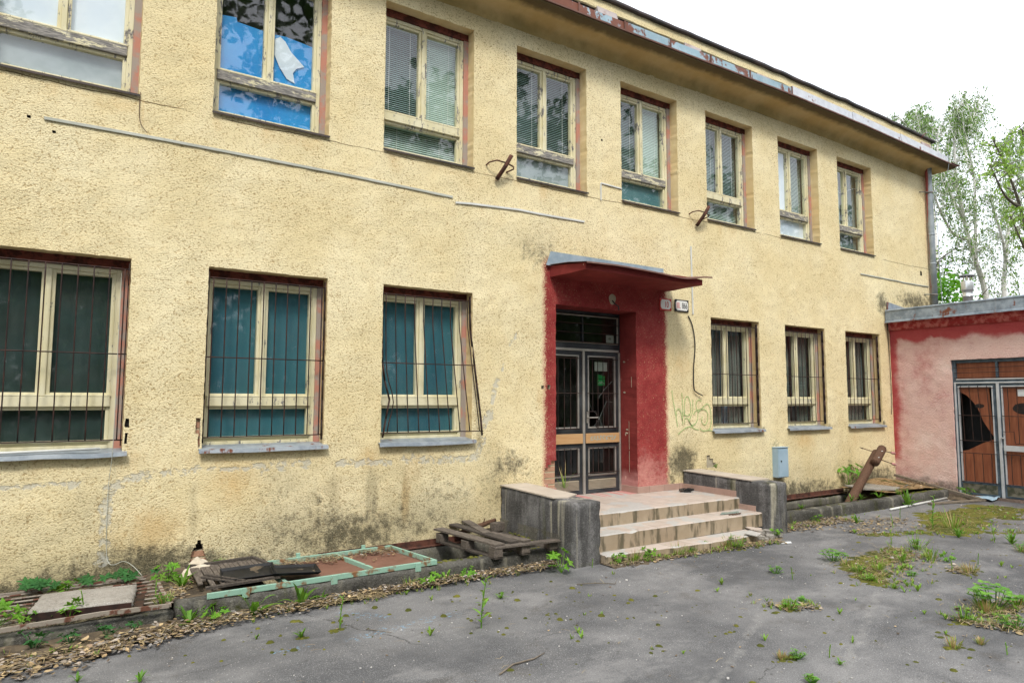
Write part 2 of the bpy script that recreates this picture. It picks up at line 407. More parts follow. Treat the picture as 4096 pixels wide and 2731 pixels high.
        s = g.n('MixShader'); g.put(s.inputs[0], g.m('MULTIPLY', fres, refl, clamp=True)); g.L(s0.outputs[0], s.inputs[1]); g.L(gl.outputs[0], s.inputs[2])
        return g.done(s.outputs[0])
    M['glass'] = glass('window_glass', (.95, .975, .965), 2.0, .028, .05, .02)
    M['glass_clear'] = glass('lower_window_glass', (.93, .965, .955), 1.3, .02, .06, .03)
    M['glass_door'] = glass('door_glass', (.66, .70, .64), 1.4, .02, .05, .02)
    # boards / films / cloth
    M['white_board'] = simple('white_sheet', (.58, .66, .76), (.72, .78, .85), 1.5, .8)
    M['sky_reflection_board'] = simple('painted_sky_reflection', (.22, .27, .28), (.38, .43, .46), 1.5, .8)  # tone of reflected sky and trees painted on a board behind lower panes
    M['blue_film'] = simple('blue_film', (.006, .225, .60), (.014, .29, .68), 2, .5)
    M['teal'] = simple('teal_film', (.018, .098, .140), (.036, .14, .175), 1.1, .7, stretch=(2, 1, .6))
    M['teal_light'] = simple('light_teal_film', (.05, .155, .18), (.11, .23, .25), 1.5, .7)
    M['curtain'] = simple('dark_curtain', (.065, .085, .075), (.13, .15, .13), 3, .9, stretch=(6, 1, .6))
    M['curtain_blue'] = simple('blue_grey_curtain', (.09, .16, .22), (.13, .20, .26), 3, .9)
    M['slat'] = simple('blind_slat', (.22, .33, .32), (.28, .39, .37), 3, .5)
    M['slat_light'] = simple('blind_slat_light', (.46, .60, .53), (.52, .66, .58), 3, .5)
    M['cord'] = simple('blind_cord', (.75, .76, .74))
    M['interior'] = simple('dim_room_wall', (.10, .095, .085), (.14, .13, .12), 1, .9)
    M['reflection_board'] = simple('painted_green_reflection', (.010, .026, .022), (.022, .048, .046), 1.6, .6)  # dark room and reflected foliage painted into a board behind the panes
    M['interior_dark'] = simple('dark_room', (.018, .018, .018), (.03, .03, .028), 1, .9)
    M['amber_room'] = simple('hall_wall', (.13, .115, .06), (.18, .16, .09), 1.2, .9)
    M['void'] = simple('hole_dark', (.012, .010, .008), (.03, .025, .02), 20, 1)
    # masonry in the damage
    g = G('exposed_brick'); x, y, z = g.sep()
    fz = g.m('FRACT', g.m('DIVIDE', z, .08))
    j = g.ss(g.m('ABSOLUTE', g.m('SUBTRACT', fz, .5)), .36, .42)
    c = g.mix(g.noise(9, 5), (.38, .19, .12), (.46, .29, .20))
    c = g.mix(j, c, (.40, .33, .22))
    M['brick'] = g.done(g.bsdf(c, .95, 0, g.bump(g.m('SUBTRACT', g.noise(30, 5), j), .6, .012), .15))
    M['mortar'] = simple('bare_mortar', (.36, .31, .22), (.45, .40, .30), 8, .95, 0, .6, 30)
    # door
    M['beech'] = simple('beech_board', (.47, .27, .12), (.52, .32, .155), 3, .5, stretch=(1, 1, 9))
    M['louvre'] = simple('beige_louvre', (.32, .28, .21), (.38, .33, .25), 4, .6)
    g = G('orange_brown_panel'); v = g.map((1, 6, .5))
    c = g.mix(g.ss(g.noise(4, 5, .65, v), .35, .7), (.20, .058, .025), (.28, .095, .042))
    c = g.mix(g.ss(g.noise(5, 5, .7), .66, .7), c, (.13, .04, .02))
    M['panel'] = g.done(g.bsdf(c, .6, 0, None, .4))
    M['soot'] = simple('soot', (.012, .01, .01), (.03, .02, .015), 30, .9)
    M['paper'] = simple('paper', (.62, .64, .64), (.70, .72, .72), 3, .8)
    M['paper_grey'] = simple('paper_print', (.30, .31, .28), (.36, .37, .34), 12, .8)
    M['sign_green'] = simple('green_sticker', (.01, .33, .085), None, rough=.5)
    M['white'] = simple('white_plastic', (.54, .55, .52), (.63, .64, .61), 3, .5)
    M['offwhite'] = simple('aged_plastic_trunking', (.37, .38, .32), (.48, .49, .43), 3, .5)
    M['enamel'] = simple('white_enamel', (.72, .72, .68), (.78, .78, .75), 2, .25)
    M['enamel_red'] = simple('red_enamel', (.52, .035, .03), None, rough=.3)
    M['enamel_black'] = simple('black_enamel', (.015, .015, .02), None, rough=.3)
    M['black'] = simple('black_cable', (.012, .012, .013), None, rough=.5)
    M['tray'] = simple('black_plastic', (.006, .007, .008), (.015, .016, .018), 3, .6, spec=.25)
    M['brown_sheet'] = simple('brown_sheet_metal', (.155, .075, .05), (.19, .095, .065), 3, .7, 0, .15, 40)
    M['graffiti'] = simple('green_spray', (.25, .44, .15), (.46, .53, .24), 45, .9, lo=.42, hi=.56)
    M['scribble'] = simple('blue_marker', (.22, .42, .45), None)
    M['insul'] = simple('pink_ceramic', (.45, .20, .19), (.5, .26, .24), 8, .4)
    M['dirt'] = simple('dry_soil', (.055, .042, .027), (.13, .098, .062), 9, .95, 0, .8, 45)
    M['pebble_pale'] = simple('crumbled_plaster', (.46, .40, .31), (.56, .50, .40), 14, .95, 0, .6, 40)
    M['pebble'] = simple('pale_stone', (.40, .39, .37), (.6, .58, .55), 5, .9)
    # leaf-like things take their colour from the Col attribute
    def leafy(name, trans, rough=.55):
        g = G(name); a = g.attr('Col').outputs['Color']
        c = g.mix(g.ss(g.noise(25, 3), .3, .7), a, g.mix(.35, a, (.02, .03, .005)))
        p = g.bsdf(c, rough, 0, None, .3)
        if trans <= 0: return g.done(p)
        t = g.n('BsdfTranslucent'); g.L(g.mix(.5, c, g.mix(1.0, c, (1.5, 1.5, .5), 'MULTIPLY')), t.inputs[0])
        s = g.n('MixShader'); s.inputs[0].default_value = trans; g.L(p, s.inputs[1]); g.L(t.outputs[0], s.inputs[2])
        return g.done(s.outputs[0])
    M['leaf'] = leafy('green_leaf', .35)
    M['litter'] = leafy('dead_leaf', .0, .85)
    M['mosscol'] = leafy('moss_cushion', .0, .95)
    g = G('birch_bark'); v = g.map((1, 1, 5))
    c = g.mix(g.ss(g.noise(3.5, 5, .7, v), .57, .66), (.66, .65, .62), (.07, .06, .05))
    c = g.mix(g.m('MULTIPLY', g.ss(g.noise(1.2, 3), .5, .7), .5), c, (.30, .33, .22))
    M['birch'] = g.done(g.bsdf(c, .85, 0, None, .2))
    M['bark'] = simple('brown_bark', (.10, .085, .065), (.18, .155, .12), 8, .95, 0, .5, 30)
    # --- asphalt
    g = G('worn_asphalt'); x, y, z = g.sep()
    c = g.mix(g.ss(g.noise(.55, 6, .65), .38, .66), (.080, .081, .084), (.175, .173, .172))
    c = g.mix(g.m('MULTIPLY', g.ss(g.noise(1.1, 6, .72, g.map((1, 1.6, 1))), .48, .68), .6), c, (.25, .245, .24))
    c = g.mix(g.m('MULTIPLY', g.ss(g.noise(2.3, 5, .7, g.map((1, 1, 1), (7, 3, 0))), .54, .7), .5), c, (.085, .076, .066))
    def seg(x0, y0, x1, y1, w):
        dx, dy = x1 - x0, y1 - y0; L2 = dx * dx + dy * dy; L_ = math.sqrt(L2)
        wob = g.m('MULTIPLY', g.m('SUBTRACT', g.noise(5, 5, .65), .5), .22)
        d = g.m('ADD', g.m('ADD', g.m('MULTIPLY', x, -dy / L_), g.m('MULTIPLY', y, dx / L_)), g.m('ADD', wob, (x0 * dy - y0 * dx) / L_))
        t = g.m('ADD', g.m('ADD', g.m('MULTIPLY', x, dx / L2), g.m('MULTIPLY', y, dy / L2)), -(x0 * dx + y0 * dy) / L2)
        e = g.m('MULTIPLY', g.ss(t, -.05, .12), g.ss(t, 1.05, .88))
        return g.m('MULTIPLY', g.ss(g.m('ABSOLUTE', d), w, w * .3), e)
    for (a, b, cc, d_, w, k) in ((3.0, -4.3, 5.0, -3.3, .05, .35), (4.2, -4.45, 6.4, -3.5, .05, .45), (2.2, -4.7, 3.6, -3.9, .03, .25)):
        c = g.mix(g.m('MULTIPLY', g.m('MULTIPLY', seg(a, b, cc, d_, w), k), g.ss(g.noise(9, 5, .7), .35, .6)), c, (.27, .265, .25))
    for (a, b, cc, d_, w) in ((1.6, -1.25, 2.2, -2.6, .012), (2.5, -3.0, 4.1, -2.6, .008), (3.3, -4.3, 4.3, -4.05, .008), (5.0, -2.0, 6.8, -3.9, .006), (.2, -2.3, 1.2, -2.1, .006)):
        c = g.mix(g.m('MULTIPLY', g.m('MULTIPLY', seg(a, b, cc, d_, w), .7), g.ss(g.noise(4, 5, .7), .42, .55)), c, (.035, .033, .03))
    c = g.mix(g.m('MULTIPLY', g.ss(g.vor(38), .16, .09), g.ss(g.noise(1.1, 4), .42, .6)), c, (.42, .42, .41))
    c = g.mix(g.m('MULTIPLY', g.ss(g.vor(130), .30, .12), g.m('ADD', .25, g.m('MULTIPLY', g.ss(g.noise(.8, 5, .7), .38, .60), .7))), c, (.42, .42, .42))
    g2 = g.noise(95, 4, .75)
    c = g.mix(g.m('MULTIPLY', g.ss(g2, .48, .34), .6), c, (.035, .036, .038))
    c = g.mix(g.m('MULTIPLY', g.ss(g2, .56, .70), .5), c, (.30, .30, .30))
    c = g.mix(g.m('MULTIPLY', g.ss(g.noise(7, 6, .8), .60, .66), .55), c, (.05, .05, .046))
    blue = g.m('MULTIPLY', g.ss(g.noise(30, 4), .55, .62), g.m('MAXIMUM', seg(1.75, -2.15, 2.75, -2.05, .09), g.m('MAXIMUM', seg(1.2, -2.15, 1.5, -2.1, .06), seg(1.9, -1.45, 2.2, -1.9, .10))))
    c = g.mix(g.m('MULTIPLY', blue, .65), c, (.16, .30, .42))
    h = g.m('ADD', g.m('MULTIPLY', g.vor(120), .6), g.noise(50, 4, .7))
    M['asphalt'] = g.done(g.bsdf(c, .86, 0, g.bump(h, .35, .008), .3))
    M['earth'] = simple('yard_earth', (.08, .09, .04), (.14, .13, .07), 3, .95)
build_materials()

# ================================================================== main building
BX0, BX1 = -4.0, 15.28
bld = thing('abandoned_building', 'two-storey pale yellow roughcast building with barred lower windows and red doorway', 'building', (0, 0, 0))

UX = [(-.77, .40), (1.04, 2.205), (2.833, 4.006), (4.644, 5.808), (6.446, 7.602), (8.247, 9.413), (10.105, 11.28), (11.911, 13.085)]
LX = [(-.77, .411), (1.065, 2.235), (2.864, 4.013), None, None, (8.272, 9.453), (10.15, 11.318), (11.967, 13.147)]
UZ = (4.555, 6.318); LZ = (1.245, 3.006)
DOOR = (5.265, 6.69, .425, 2.97)

# ---- stain masks, metres on the facade: (x, z, rx, rz, strength)
MOULD = [(2.55, .30, .75, .34, .75), (1.85, .42, .32, .30, .45), (3.15, .35, .9, .25, .5), (.7, .25, .75, .20, .8), (-.4, .12, 1.0, .18, .8), (4.55, .92, .42, .28, .6), (4.3, .55, .35, .5, .35),
         (3.7, .6, .5, .4, .38), (7.60, .80, .34, .30, .95), (7.35, .55, .15, .25, .6), (10, .18, 2.4, .24, .75), (12.6, .25, 1.2, .30, .8), (13.3, 3.62, .25, .28, .8), (14.6, 3.75, .9, .25, .75), (9.8, 1.02, .2, .09, .55),
         (11.97, .55, .10, .35, .55), (4.95, 3.62, .4, .22, .55), (5.6, 3.72, .5, .10, .35), (1.75, .78, .22, .28, .35), (2.2, .55, .3, .3, .4), (9.45, 1.26, .12, .07, .7), (11.33, 1.27, .12, .07, .7), (13.15, 1.28, .12, .08, .8), (13.45, 1.9, .06, 1.6, .25)]
ORANGE = [(.62, .55, .45, .28, .75), (.55, 1.2, .22, .15, .8), (1.35, .92, .35, .28, .7), (1.0, 1.18, .12, .14, .7), (2.75, 1.12, .16, .16, .8), (2.3, .8, .4, .25, .35), (3.17, .62, .045, .34, 1.2), (3.25, .95, .2, .25, .5),
          (7.55, 2.25, .35, .32, .75), (7.8, 1.95, .2, .2, .4), (8.15, 1.35, .25, .3, .35), (10.6, 1.05, .35, .22, .8), (12.2, 1.1, .2, .25, .6), (13.0, 1.1, .25, .2, .5), (.2, 4.42, .35, .12, .6), (1.9, 4.42, .4, .10, .55), (3.6, 4.45, .5, .10, .5),
          (5.3, 4.46, .5, .09, .45), (6.2, 5.1, .16, .55, .45), (2.5, 4.15, .25, .25, .3), (7.9, 4.45, .3, .25, .5), (9.6, 4.1, .6, .3, .3), (4.4, 3.95, .2, .2, .3), (12.5, 4.3, .6, .2, .3), (8.7, 1.08, .3, .12, .4), (5.02, 1.75, .09, .2, .7)]
DAMP = [(3.2, .75, 1.3, .55, .40), (1.9, .75, .5, .45, .5), (4.4, .55, .5, .5, .6), (7.6, .95, .5, .42, .75), (7.55, 2.3, .30, .95, .42), (10.5, .45, 2.6, .35, .5), (6, 6.6, 9, .30, .95), (0, 6.65, 5, .30, .8), (13, 6.62, 4, .25, .7), (4.9, 3.75, .6, .35, .5), (14.5, 3.75, 1.4, .38, .6), (0, .45, 1.4, .35, .5), (.2, .2, 1.8, .3, .9), (3.4, .38, 1.1, .42, .95), (2.0, .38, .8, .4, .95), (4.35, .75, .3, .5, .7), (1.85, .85, .35, .35, .6), (3.0, .9, .5, .25, .45), (9.8, .2, 2.5, .25, .8), (12.6, .3, 1.2, .35, .8), (13.35, 2.6, .3, 1.6, .25)]
MORT = [((.36, .95), (.55, 1.03), .05), ((.55, 1.04), (1.05, 1.055), .045), ((1.14, 1.055), (1.5, 1.05), .03), ((1.58, 1.05), (2.08, 1.06), .05), ((2.4, 1.05), (3.0, 1.04), .045), ((3.15, 1.05), (4.08, 1.03), .05), ((.32, .9), (.31, .3), .055),
        ((4.66, 2.56), (4.55, 2.40), .03), ((4.36, 1.95), (4.30, 1.72), .045), ((4.27, 1.60), (4.2, 1.42), .055), ((4.17, 1.25), (4.1, 1.08), .045), ((4.46, 2.16), (4.44, 2.1), .025), ((-.8, 1.0), (.1, .98), .03)]

def segd(px, pz, a, b):
    dx, dz = b[0] - a[0], b[1] - a[1]
    t = max(0, min(1, ((px - a[0]) * dx + (pz - a[1]) * dz) / (dx * dx + dz * dz)))
    return math.hypot(px - a[0] - t * dx, pz - a[1] - t * dz)

def blobs(L, x, z):
    s = 0.0
    for bx, bz, rx, rz, k in L:
        u = (x - bx) / rx; w = (z - bz) / rz
        if abs(u) < 2.4 and abs(w) < 2.4: s = max(s, k * math.exp(-(u * u + w * w) * 1.1))
    return s

def wall_attr(x, z):
    mould = blobs(MOULD, x, z)
    if z < .6 and not (4.4 < x < 7.95): mould = max(mould, (.78 if x < 1.3 else .55) * smooth(.42, .06, z + .16 * nz(x, 3, 0, 2.2) + .08 * nz(x, z, 0, 7)))
    streak = max(0, nz(x, z * .08, 2.0, 9.0)) * smooth(.95, .6, z) * smooth(-.1, .5, z) * smooth(1.4, 2.0, x) * smooth(4.5, 4.2, x)
    mould = max(mould, streak * 1.1)
    orange = blobs(ORANGE, x, z)
    for L, zz in ((UX, UZ[0]), (LX, LZ[0])):
        for w in L:
            if w and w[0] - .05 < x < w[1] + .05 and zz - .6 < z < zz:
                orange = max(orange, .55 * smooth(zz - .5, zz - .03, z) * (.5 + nz(x, z * .15, 5, 7)))
    mort = 0
    for a, b, w in MORT:
        d = segd(x, z, a, b)
        if d < w * 3: mort = max(mort, smooth(w * 1.9, w * .3, d) * .85)
    damp = max(blobs(DAMP, x, z), max(0, nz(x, z * .12, 7.0, 6.0)) * 1.4 * smooth(1.12, .85, z) * smooth(.0, .4, z) * smooth(-.8, .5, x) * smooth(4.5, 4.2, x))
    paint = 0
    if 4.9 < x < 7.5 and .4 < z < 3.75:
        e = min(x - 5.085, 7.285 - x) + .02 * nz(x, z, 0, 9)
        paint = smooth(-.09, .075, e) * smooth(3.66, 3.45, z)
    fade = smooth(1.45, .45, z + .35 * nz(x, z, 1, 3)) * .75 if paint > 0 else 0
    if paint > 0 and x < 5.27: fade = max(fade, .42 * smooth(2.2, 1.2, z))
    return (mould, orange, mort, 1), (paint, damp, fade, 1)

def uniq(vals, eps=.004):
    vals = sorted(vals); out = [vals[0]]
    for v in vals[1:]:
        if v - out[-1] > eps: out.append(v)
    return out

def panel_wall(name, u0, u1, w0, w1, step, holes, P, attr, mats, parent, jit=.0055, proud=.006):
    """roughcast wall as a fine grid with openings; P(u,w,depth) -> xyz.  holes: (u0,u1,w0,w1,depth,mat,closed)"""
    us = [u0 + i * step for i in range(int((u1 - u0) / step) + 1)] + [u1]
    ws = [w0 + i * step for i in range(int((w1 - w0) / step) + 1)] + [w1]
    hu = [h for H in holes for h in H[:2]]; hw = [h for H in holes for h in H[2:4]]
    us = uniq(hu + [u for u in us if all(abs(u - h) > step * .4 for h in hu)])
    ws = uniq(hw + [w for w in ws if all(abs(w - h) > step * .4 for h in hw)])
    def inhole(u, w):
        for k, H in enumerate(holes):
            if H[0] < u < H[1] and H[2] < w < H[3]: return k
        return -1
    nu, nw = len(us), len(ws)
    cell = [[inhole((us[i] + us[i + 1]) / 2, (ws[j] + ws[j + 1]) / 2) for j in range(nw - 1)] for i in range(nu - 1)]
    V = []; Fc = []; mi = []; AA = []; BB = []; idx = {}
    def vid(i, j):
        if (i, j) in idx: return idx[(i, j)]
        u, w = us[i], ws[j]
        ju = jit * mnoise.noise(Vector((u * 17, w * 17, 0))) * 1.6; jw = jit * mnoise.noise(Vector((u * 17, w * 17, 9))) * 1.6
        dp = proud * mnoise.noise(Vector((u * 7, w * 7, 4)))
        if i in (0, nu - 1): ju = 0
        if j in (0, nw - 1): jw = 0
        idx[(i, j)] = len(V); V.append(P(u + ju, w + jw, dp)); a, b = attr(u, w); AA.extend(a); BB.extend(b)
        return idx[(i, j)]
    back = {}
    def bid(i, j, k):
        key = (i, j, k)
        if key not in back:
            back[key] = len(V); V.append(P(us[i], ws[j], holes[k][4])); a, b = attr(us[i], ws[j]); AA.extend(a); BB.extend(b)
        return back[key]
    for i in range(nu - 1):
        for j in range(nw - 1):
            k = cell[i][j]
            if k < 0:
                Fc.append((vid(i, j), vid(i + 1, j), vid(i + 1, j + 1), vid(i, j + 1))); mi.append(0)
                for di, dj, e in ((-1, 0, ((i, j), (i, j + 1))), (1, 0, ((i + 1, j + 1), (i + 1, j))), (0, -1, ((i + 1, j), (i, j))), (0, 1, ((i, j + 1), (i + 1, j + 1)))):
                    a, b = i + di, j + dj
                    if 0 <= a < nu - 1 and 0 <= b < nw - 1 and cell[a][b] >= 0:
                        kk = cell[a][b]
                        Fc.append((vid(*e[0]), vid(*e[1]), bid(*e[1], kk), bid(*e[0], kk))); mi.append(holes[kk][5])
            else:
                for di, dj, e in ((1, 0, ((i + 1, j + 1), (i + 1, j))), (0, 1, ((i, j + 1), (i + 1, j + 1)))):
                    a, b = i + di, j + dj
                    if a < nu - 1 and b < nw - 1 and cell[a][b] >= 0 and cell[a][b] != k and abs(holes[cell[a][b]][4] - holes[k][4]) > 1e-4:
                        kk = cell[a][b]; Fc.append((bid(*e[0], k), bid(*e[1], k), bid(*e[1], kk), bid(*e[0], kk))); mi.append(holes[kk][5])
            if k >= 0 and holes[k][6]:
                Fc.append((bid(i, j, k), bid(i + 1, j, k), bid(i + 1, j + 1, k), bid(i, j + 1, k))); mi.append(holes[k][6])
    me = bpy.data.meshes.new(name); me.from_pydata(V, [], Fc)
    for m in mats: me.materials.append(m)
    me.polygons.foreach_set('material_index', mi)
    for nm, dat in (('A', AA), ('B', BB)):
        at = me.color_attributes.new(nm, 'FLOAT_COLOR', 'POINT'); at.data.foreach_set('color', dat)
    me.update()
    return link(name, me, parent)

RD = .33                                                     # how deep the openings go
holes = [(a, b, UZ[0], UZ[1], RD, 1, 0) for a, b in UX] + [(w[0], w[1], LZ[0], LZ[1], RD, 1, 0) for w in LX if w]
holes.append((*DOOR, .345, 2, 0))
# knocked-out places: (.., depth, side material, back material)
def ragged(cells, depth, side, backm):
    for c in cells: holes.append((*c, depth, side, backm))
ragged([(1.065, 1.095, .375, .405), (1.048, 1.112, .34, .375), (1.03, 1.118, .305, .34)], .10, 4, 5)
ragged([(1.02, 1.128, .27, .305), (1.012, 1.14, .235, .27), (1.005, 1.148, .18, .235)], .03, 4, 3)
ragged([(5.085, 5.135, .66, .86), (5.135, 5.265, .60, .90), (5.185, 5.265, .90, .945)], .03, 4, 3)
ragged([(8.11, 8.19, .70, .885), (8.19, 8.26, .70, .835), (8.26, 8.31, .70, .77)], .018, 4, 4)
ragged([(5.03, 5.07, 1.86, 1.905), (5.125, 5.17, 1.86, 1.91)], .09, 4, 5)
ragged([(1.005, 1.045, 1.40, 1.55), (1.03, 1.05, 1.27, 1.40)], .03, 4, 3)
ragged([(.425, .455, 1.47, 1.55), (.425, .445, 1.33, 1.42)], .03, 5, 5)
ragged([(-.245, -.22, 4.045, 4.07), (-.43, -.405, 4.14, 4.165), (6.07, 6.10, 5.345, 5.375), (14.86, 14.93, 4.34, 4.44)], .06, 5, 5)
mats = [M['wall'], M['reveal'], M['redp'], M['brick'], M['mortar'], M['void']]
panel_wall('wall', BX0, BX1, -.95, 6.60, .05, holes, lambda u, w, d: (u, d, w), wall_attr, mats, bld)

# ---- red frieze above the door, side walls, floors and rooms behind the glass
b = MB()
b.add([(BX1, 0, -.2), (BX1, 9, -.2), (BX1, 9, 6.7), (BX1, 0, 6.7)], [(0, 1, 2, 3)])
b.add([(BX0, 0, -.2), (BX0, 9, -.2), (BX0, 9, 6.7), (BX0, 0, 6.7)], [(3, 2, 1, 0)])
b.add([(BX0, 9, -.2), (BX1, 9, -.2), (BX1, 9, 6.7), (BX0, 9, 6.7)], [(0, 1, 2, 3)])
b.build('side_wall', M['reveal'], bld)
b = MB()
b.box(BX0, BX1 - .02, .36, 8.9, 3.25, 3.6, 0)                # floor between the storeys
b.box(BX0, BX1 - .02, .36, 8.9, .30, .42, 0)
for k, x in enumerate((.72, 2.53, 4.33, 7.35, 9.78, 11.64)):
    b.box(x, x + .12, .36, 3.4, .42, 3.25, 0)
for x in (.72, 2.52, 4.33, 6.13, 7.92, 9.76, 11.6):
    b.box(x, x + .12, .36, 3.4, 3.6, 6.7, 0)
b.box(BX0, BX1 - .02, 3.4, 3.5, .42, 6.7, 0)
b.build('room_wall', M['interior'], bld)

# ---- eaves
def sag(x):
    P = [(-4, -.04), (4.66, -.03), (7.1, .0), (9.8, .045), (12, .03), (15.75, -.055)]
    for (a, za), (b_, zb) in zip(P, P[1:]):
        if x <= b_: return lerp(za, zb, (x - a) / (b_ - a))
    return P[-1][1]
def extrude_x(prof, x0, x1, step=.25, wob=0.0, dz=sag, seed=0):
    n = max(1, int((x1 - x0) / step)); vs = []; fs = []
    m = len(prof)
    for i in range(n + 1):
        x = x0 + (x1 - x0) * i / n
        for y, z in prof: vs.append((x, y + wob * nz(x, y, seed, 3), z + dz(x) + wob * nz(x, z, 5 + seed, 3)))
    for i in range(n):
        for k in range(m - 1): fs.append((i * m + k, i * m + k + 1, (i + 1) * m + k + 1, (i + 1) * m + k))
    return vs, fs
b = MB()
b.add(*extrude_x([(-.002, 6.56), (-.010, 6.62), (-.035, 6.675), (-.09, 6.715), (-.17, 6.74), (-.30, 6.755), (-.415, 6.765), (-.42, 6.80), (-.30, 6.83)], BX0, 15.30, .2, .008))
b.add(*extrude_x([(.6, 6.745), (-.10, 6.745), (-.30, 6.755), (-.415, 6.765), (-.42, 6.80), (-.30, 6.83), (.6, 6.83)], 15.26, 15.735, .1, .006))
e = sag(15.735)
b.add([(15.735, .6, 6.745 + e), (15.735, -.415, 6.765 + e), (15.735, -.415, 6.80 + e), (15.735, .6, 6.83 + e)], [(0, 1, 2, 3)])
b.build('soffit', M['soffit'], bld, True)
b = MB()
b.box(BX0, 15.70, -.30, 9.3, 6.84, 6.90)
b.build('roof_slab', M['dark_sheet'], bld)
# drip strip and upright sheets on the edge of the eaves
b = MB()
b.add(*extrude_x([(-.41, 6.792), (-.437, 6.790), (-.437, 6.812), (-.40, 6.822)], BX0, 15.735, .25, .003))
b.box(15.5, 15.86, -.45, -.38, 6.768, 6.778)
b.build('drip_strip', M['rust_edge'], bld)
cuts = [-4, -2.2, -.4, 1.4, 3.2, 4.55, 5.35, 6.16, 7.05, 7.92, 8.85, 9.95]
def upright(bb, xa, xb, h0, h1, lean):
    za, zb = sag(xa), sag(xb); y = -.413
    bb.add([(xa, y, 6.818 + za), (xb, y, 6.818 + zb), (xb, y + lean, 6.818 + zb + h1), (xa, y + lean, 6.818 + za + h0), (xa, y + lean + .05, 6.818 + za + h0 - .004), (xb, y + lean + .05, 6.818 + zb + h1 - .004)],
           [(0, 1, 2, 3), (3, 2, 5, 4)], 0)
b = MB()
for a, c in zip(cuts, cuts[1:]):
    h = .118 + .012 * rnd.random()
    upright(b, a + .003, c - .003, h, h, .012 * rnd.random())
b.build('edge_flashing', M['flash'], bld)
b = MB()
for a, c in zip((9.98, 11.8, 13.5), (11.79, 13.49, 15.42)):
    upright(b, a, c, .165, .15 if a < 13 else .13, .01)
o = b.build('edge_flashing', M['flash_pale'], bld)
for x in cuts[1:]:
    z = sag(x); b = MB(); b.box(x - .012, x + .012, -.424, -.408, 6.818 + z, 6.95 + z); b.build('flashing_seam', M['rust_edge'], bld)
# raised parapet beam on blocks
b = MB(); 
n = 90
prof = [(-.06, 7.235), (-.075, 7.25), (-.075, 7.385), (.55, 7.40)]
b.add(*extrude_x(prof, BX0, 15.42, .12, .012, lambda x: -.012 + .9 * (sag(x) if x > 12 else sag(x) * .5)))
e = -.012 + .9 * sag(15.42)
b.add([(15.42, y, z + e) for y, z in prof + [(.55, 7.235)]], [(0, 1, 2, 3, 4)])
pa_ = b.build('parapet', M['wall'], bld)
b = MB(); b.add(*extrude_x([(.55, 7.225), (-.06, 7.235)], BX0, 15.42, .12, .0, lambda x: -.012 + .9 * (sag(x) if x > 12 else sag(x) * .5)))
b.build('underside_shade', M['dark_sheet'], pa_)  # dark facing paints the shade of the gap onto the beam's underside
blk = simple('block_sheet', (.42, .37, .36), (.30, .21, .19), 5, .7, lo=.4, hi=.6)
for x in (-2.9, -1.1, .65, 2.4, 4.2, 5.94, 7.71, 9.47, 11.22, 13.0, 15.0):
    b = MB(); b.add([(x, -.18, 6.90), (x + .37, -.18, 6.90), (x + .37, -.085, 7.25), (x, -.085, 7.25), (x, .12, 6.90), (x + .37, .12, 6.90), (x + .37, .12, 7.25), (x, .12, 7.25)], [(0, 1, 2, 3), (1, 5, 6, 2), (4, 0, 3, 7), (3, 2, 6, 7)]); b.build('parapet_block', blk, bld)
b = MB()
b.add(*extrude_x([(.55, 7.38), (-.115, 7.385), (-.125, 7.40), (-.125, 7.432), (-.10, 7.445), (.55, 7.50)], BX0, 15.55, .12, .010, lambda x: -.01 + .9 * (sag(x) if x > 12 else sag(x) * .5)))
b.build('parapet_cap', M['dark_sheet'], bld)

# ---- drainpipe
b = MB(); px, py = 15.235, -.085
b.tube([(px, py - .02, 6.78), (px, py, 6.6), (px + .005, py, 5.2), (px, py, 3.62)], .062, 18)
for z in (6.16, 5.25, 4.62, 3.95): b.lathe([(.064, -.02), (.068, -.012), (.068, .012), (.064, .02)], (px, py, z), 18)
b.build('drainpipe', M['pipe'], bld, True)
clm = simple('clamp_green_grey', (.10, .14, .13), (.16, .13, .11))
for z in (6.16, 3.95):
    b = MB(); b.tube([(px - .25, .0, z), (px - .06, py - .03, z)], .011, 6)
    b.lathe([(.069, -.016), (.072, 0), (.069, .016)], (px, py, z), 18); b.build('pipe_clamp', clm, bld)

# ---- canopy over the door
b = MB()
prof = [(5.17, 0), (5.245, -.64), (7.36, -.64), (7.30, 0)]
def top(x, y): return 3.47 - .055 * (-y / .64) + .012 * nz(x, y, 0, 4)
def bot(x, y): return 3.318 + .012 * (-y / .64)
vs = []; N = 14
for j in range(5):
    v = j / 4
    for i in range(N + 1):
        u = i / N; x = lerp(lerp(5.17, 7.30, u), lerp(5.245, 7.36, u), v); y = -.64 * v
        vs.append((x, y, bot(x, y) + .006 * nz(x, y, 3, 5)))
for j in range(5):
    v = j / 4
    for i in range(N + 1):
        u = i / N; x = lerp(lerp(5.17, 7.30, u), lerp(5.245, 7.36, u), v); y = -.64 * v
        vs.append((x, y, top(x, y)))
fs = []; K = 5 * (N + 1)
for j in range(4):
    for i in range(N):
        q = (j * (N + 1) + i, j * (N + 1) + i + 1, (j + 1) * (N + 1) + i + 1, (j + 1) * (N + 1) + i)
        fs.append(q); fs.append(tuple(k + K for k in q[::-1]))
for i in range(N): fs.append((4 * (N + 1) + i, 4 * (N + 1) + i + 1, K + 4 * (N + 1) + i + 1, K + 4 * (N + 1) + i))
for j in range(4):
    fs.append((j * (N + 1), (j + 1) * (N + 1), K + (j + 1) * (N + 1), K + j * (N + 1)))
    a = j * (N + 1) + N; c = a + N + 1; fs.append((a, c, K + c, K + a))
b.add(vs, fs)
can = b.build('canopy', M['redp'], bld)
b = MB(); vs = []; fs = []
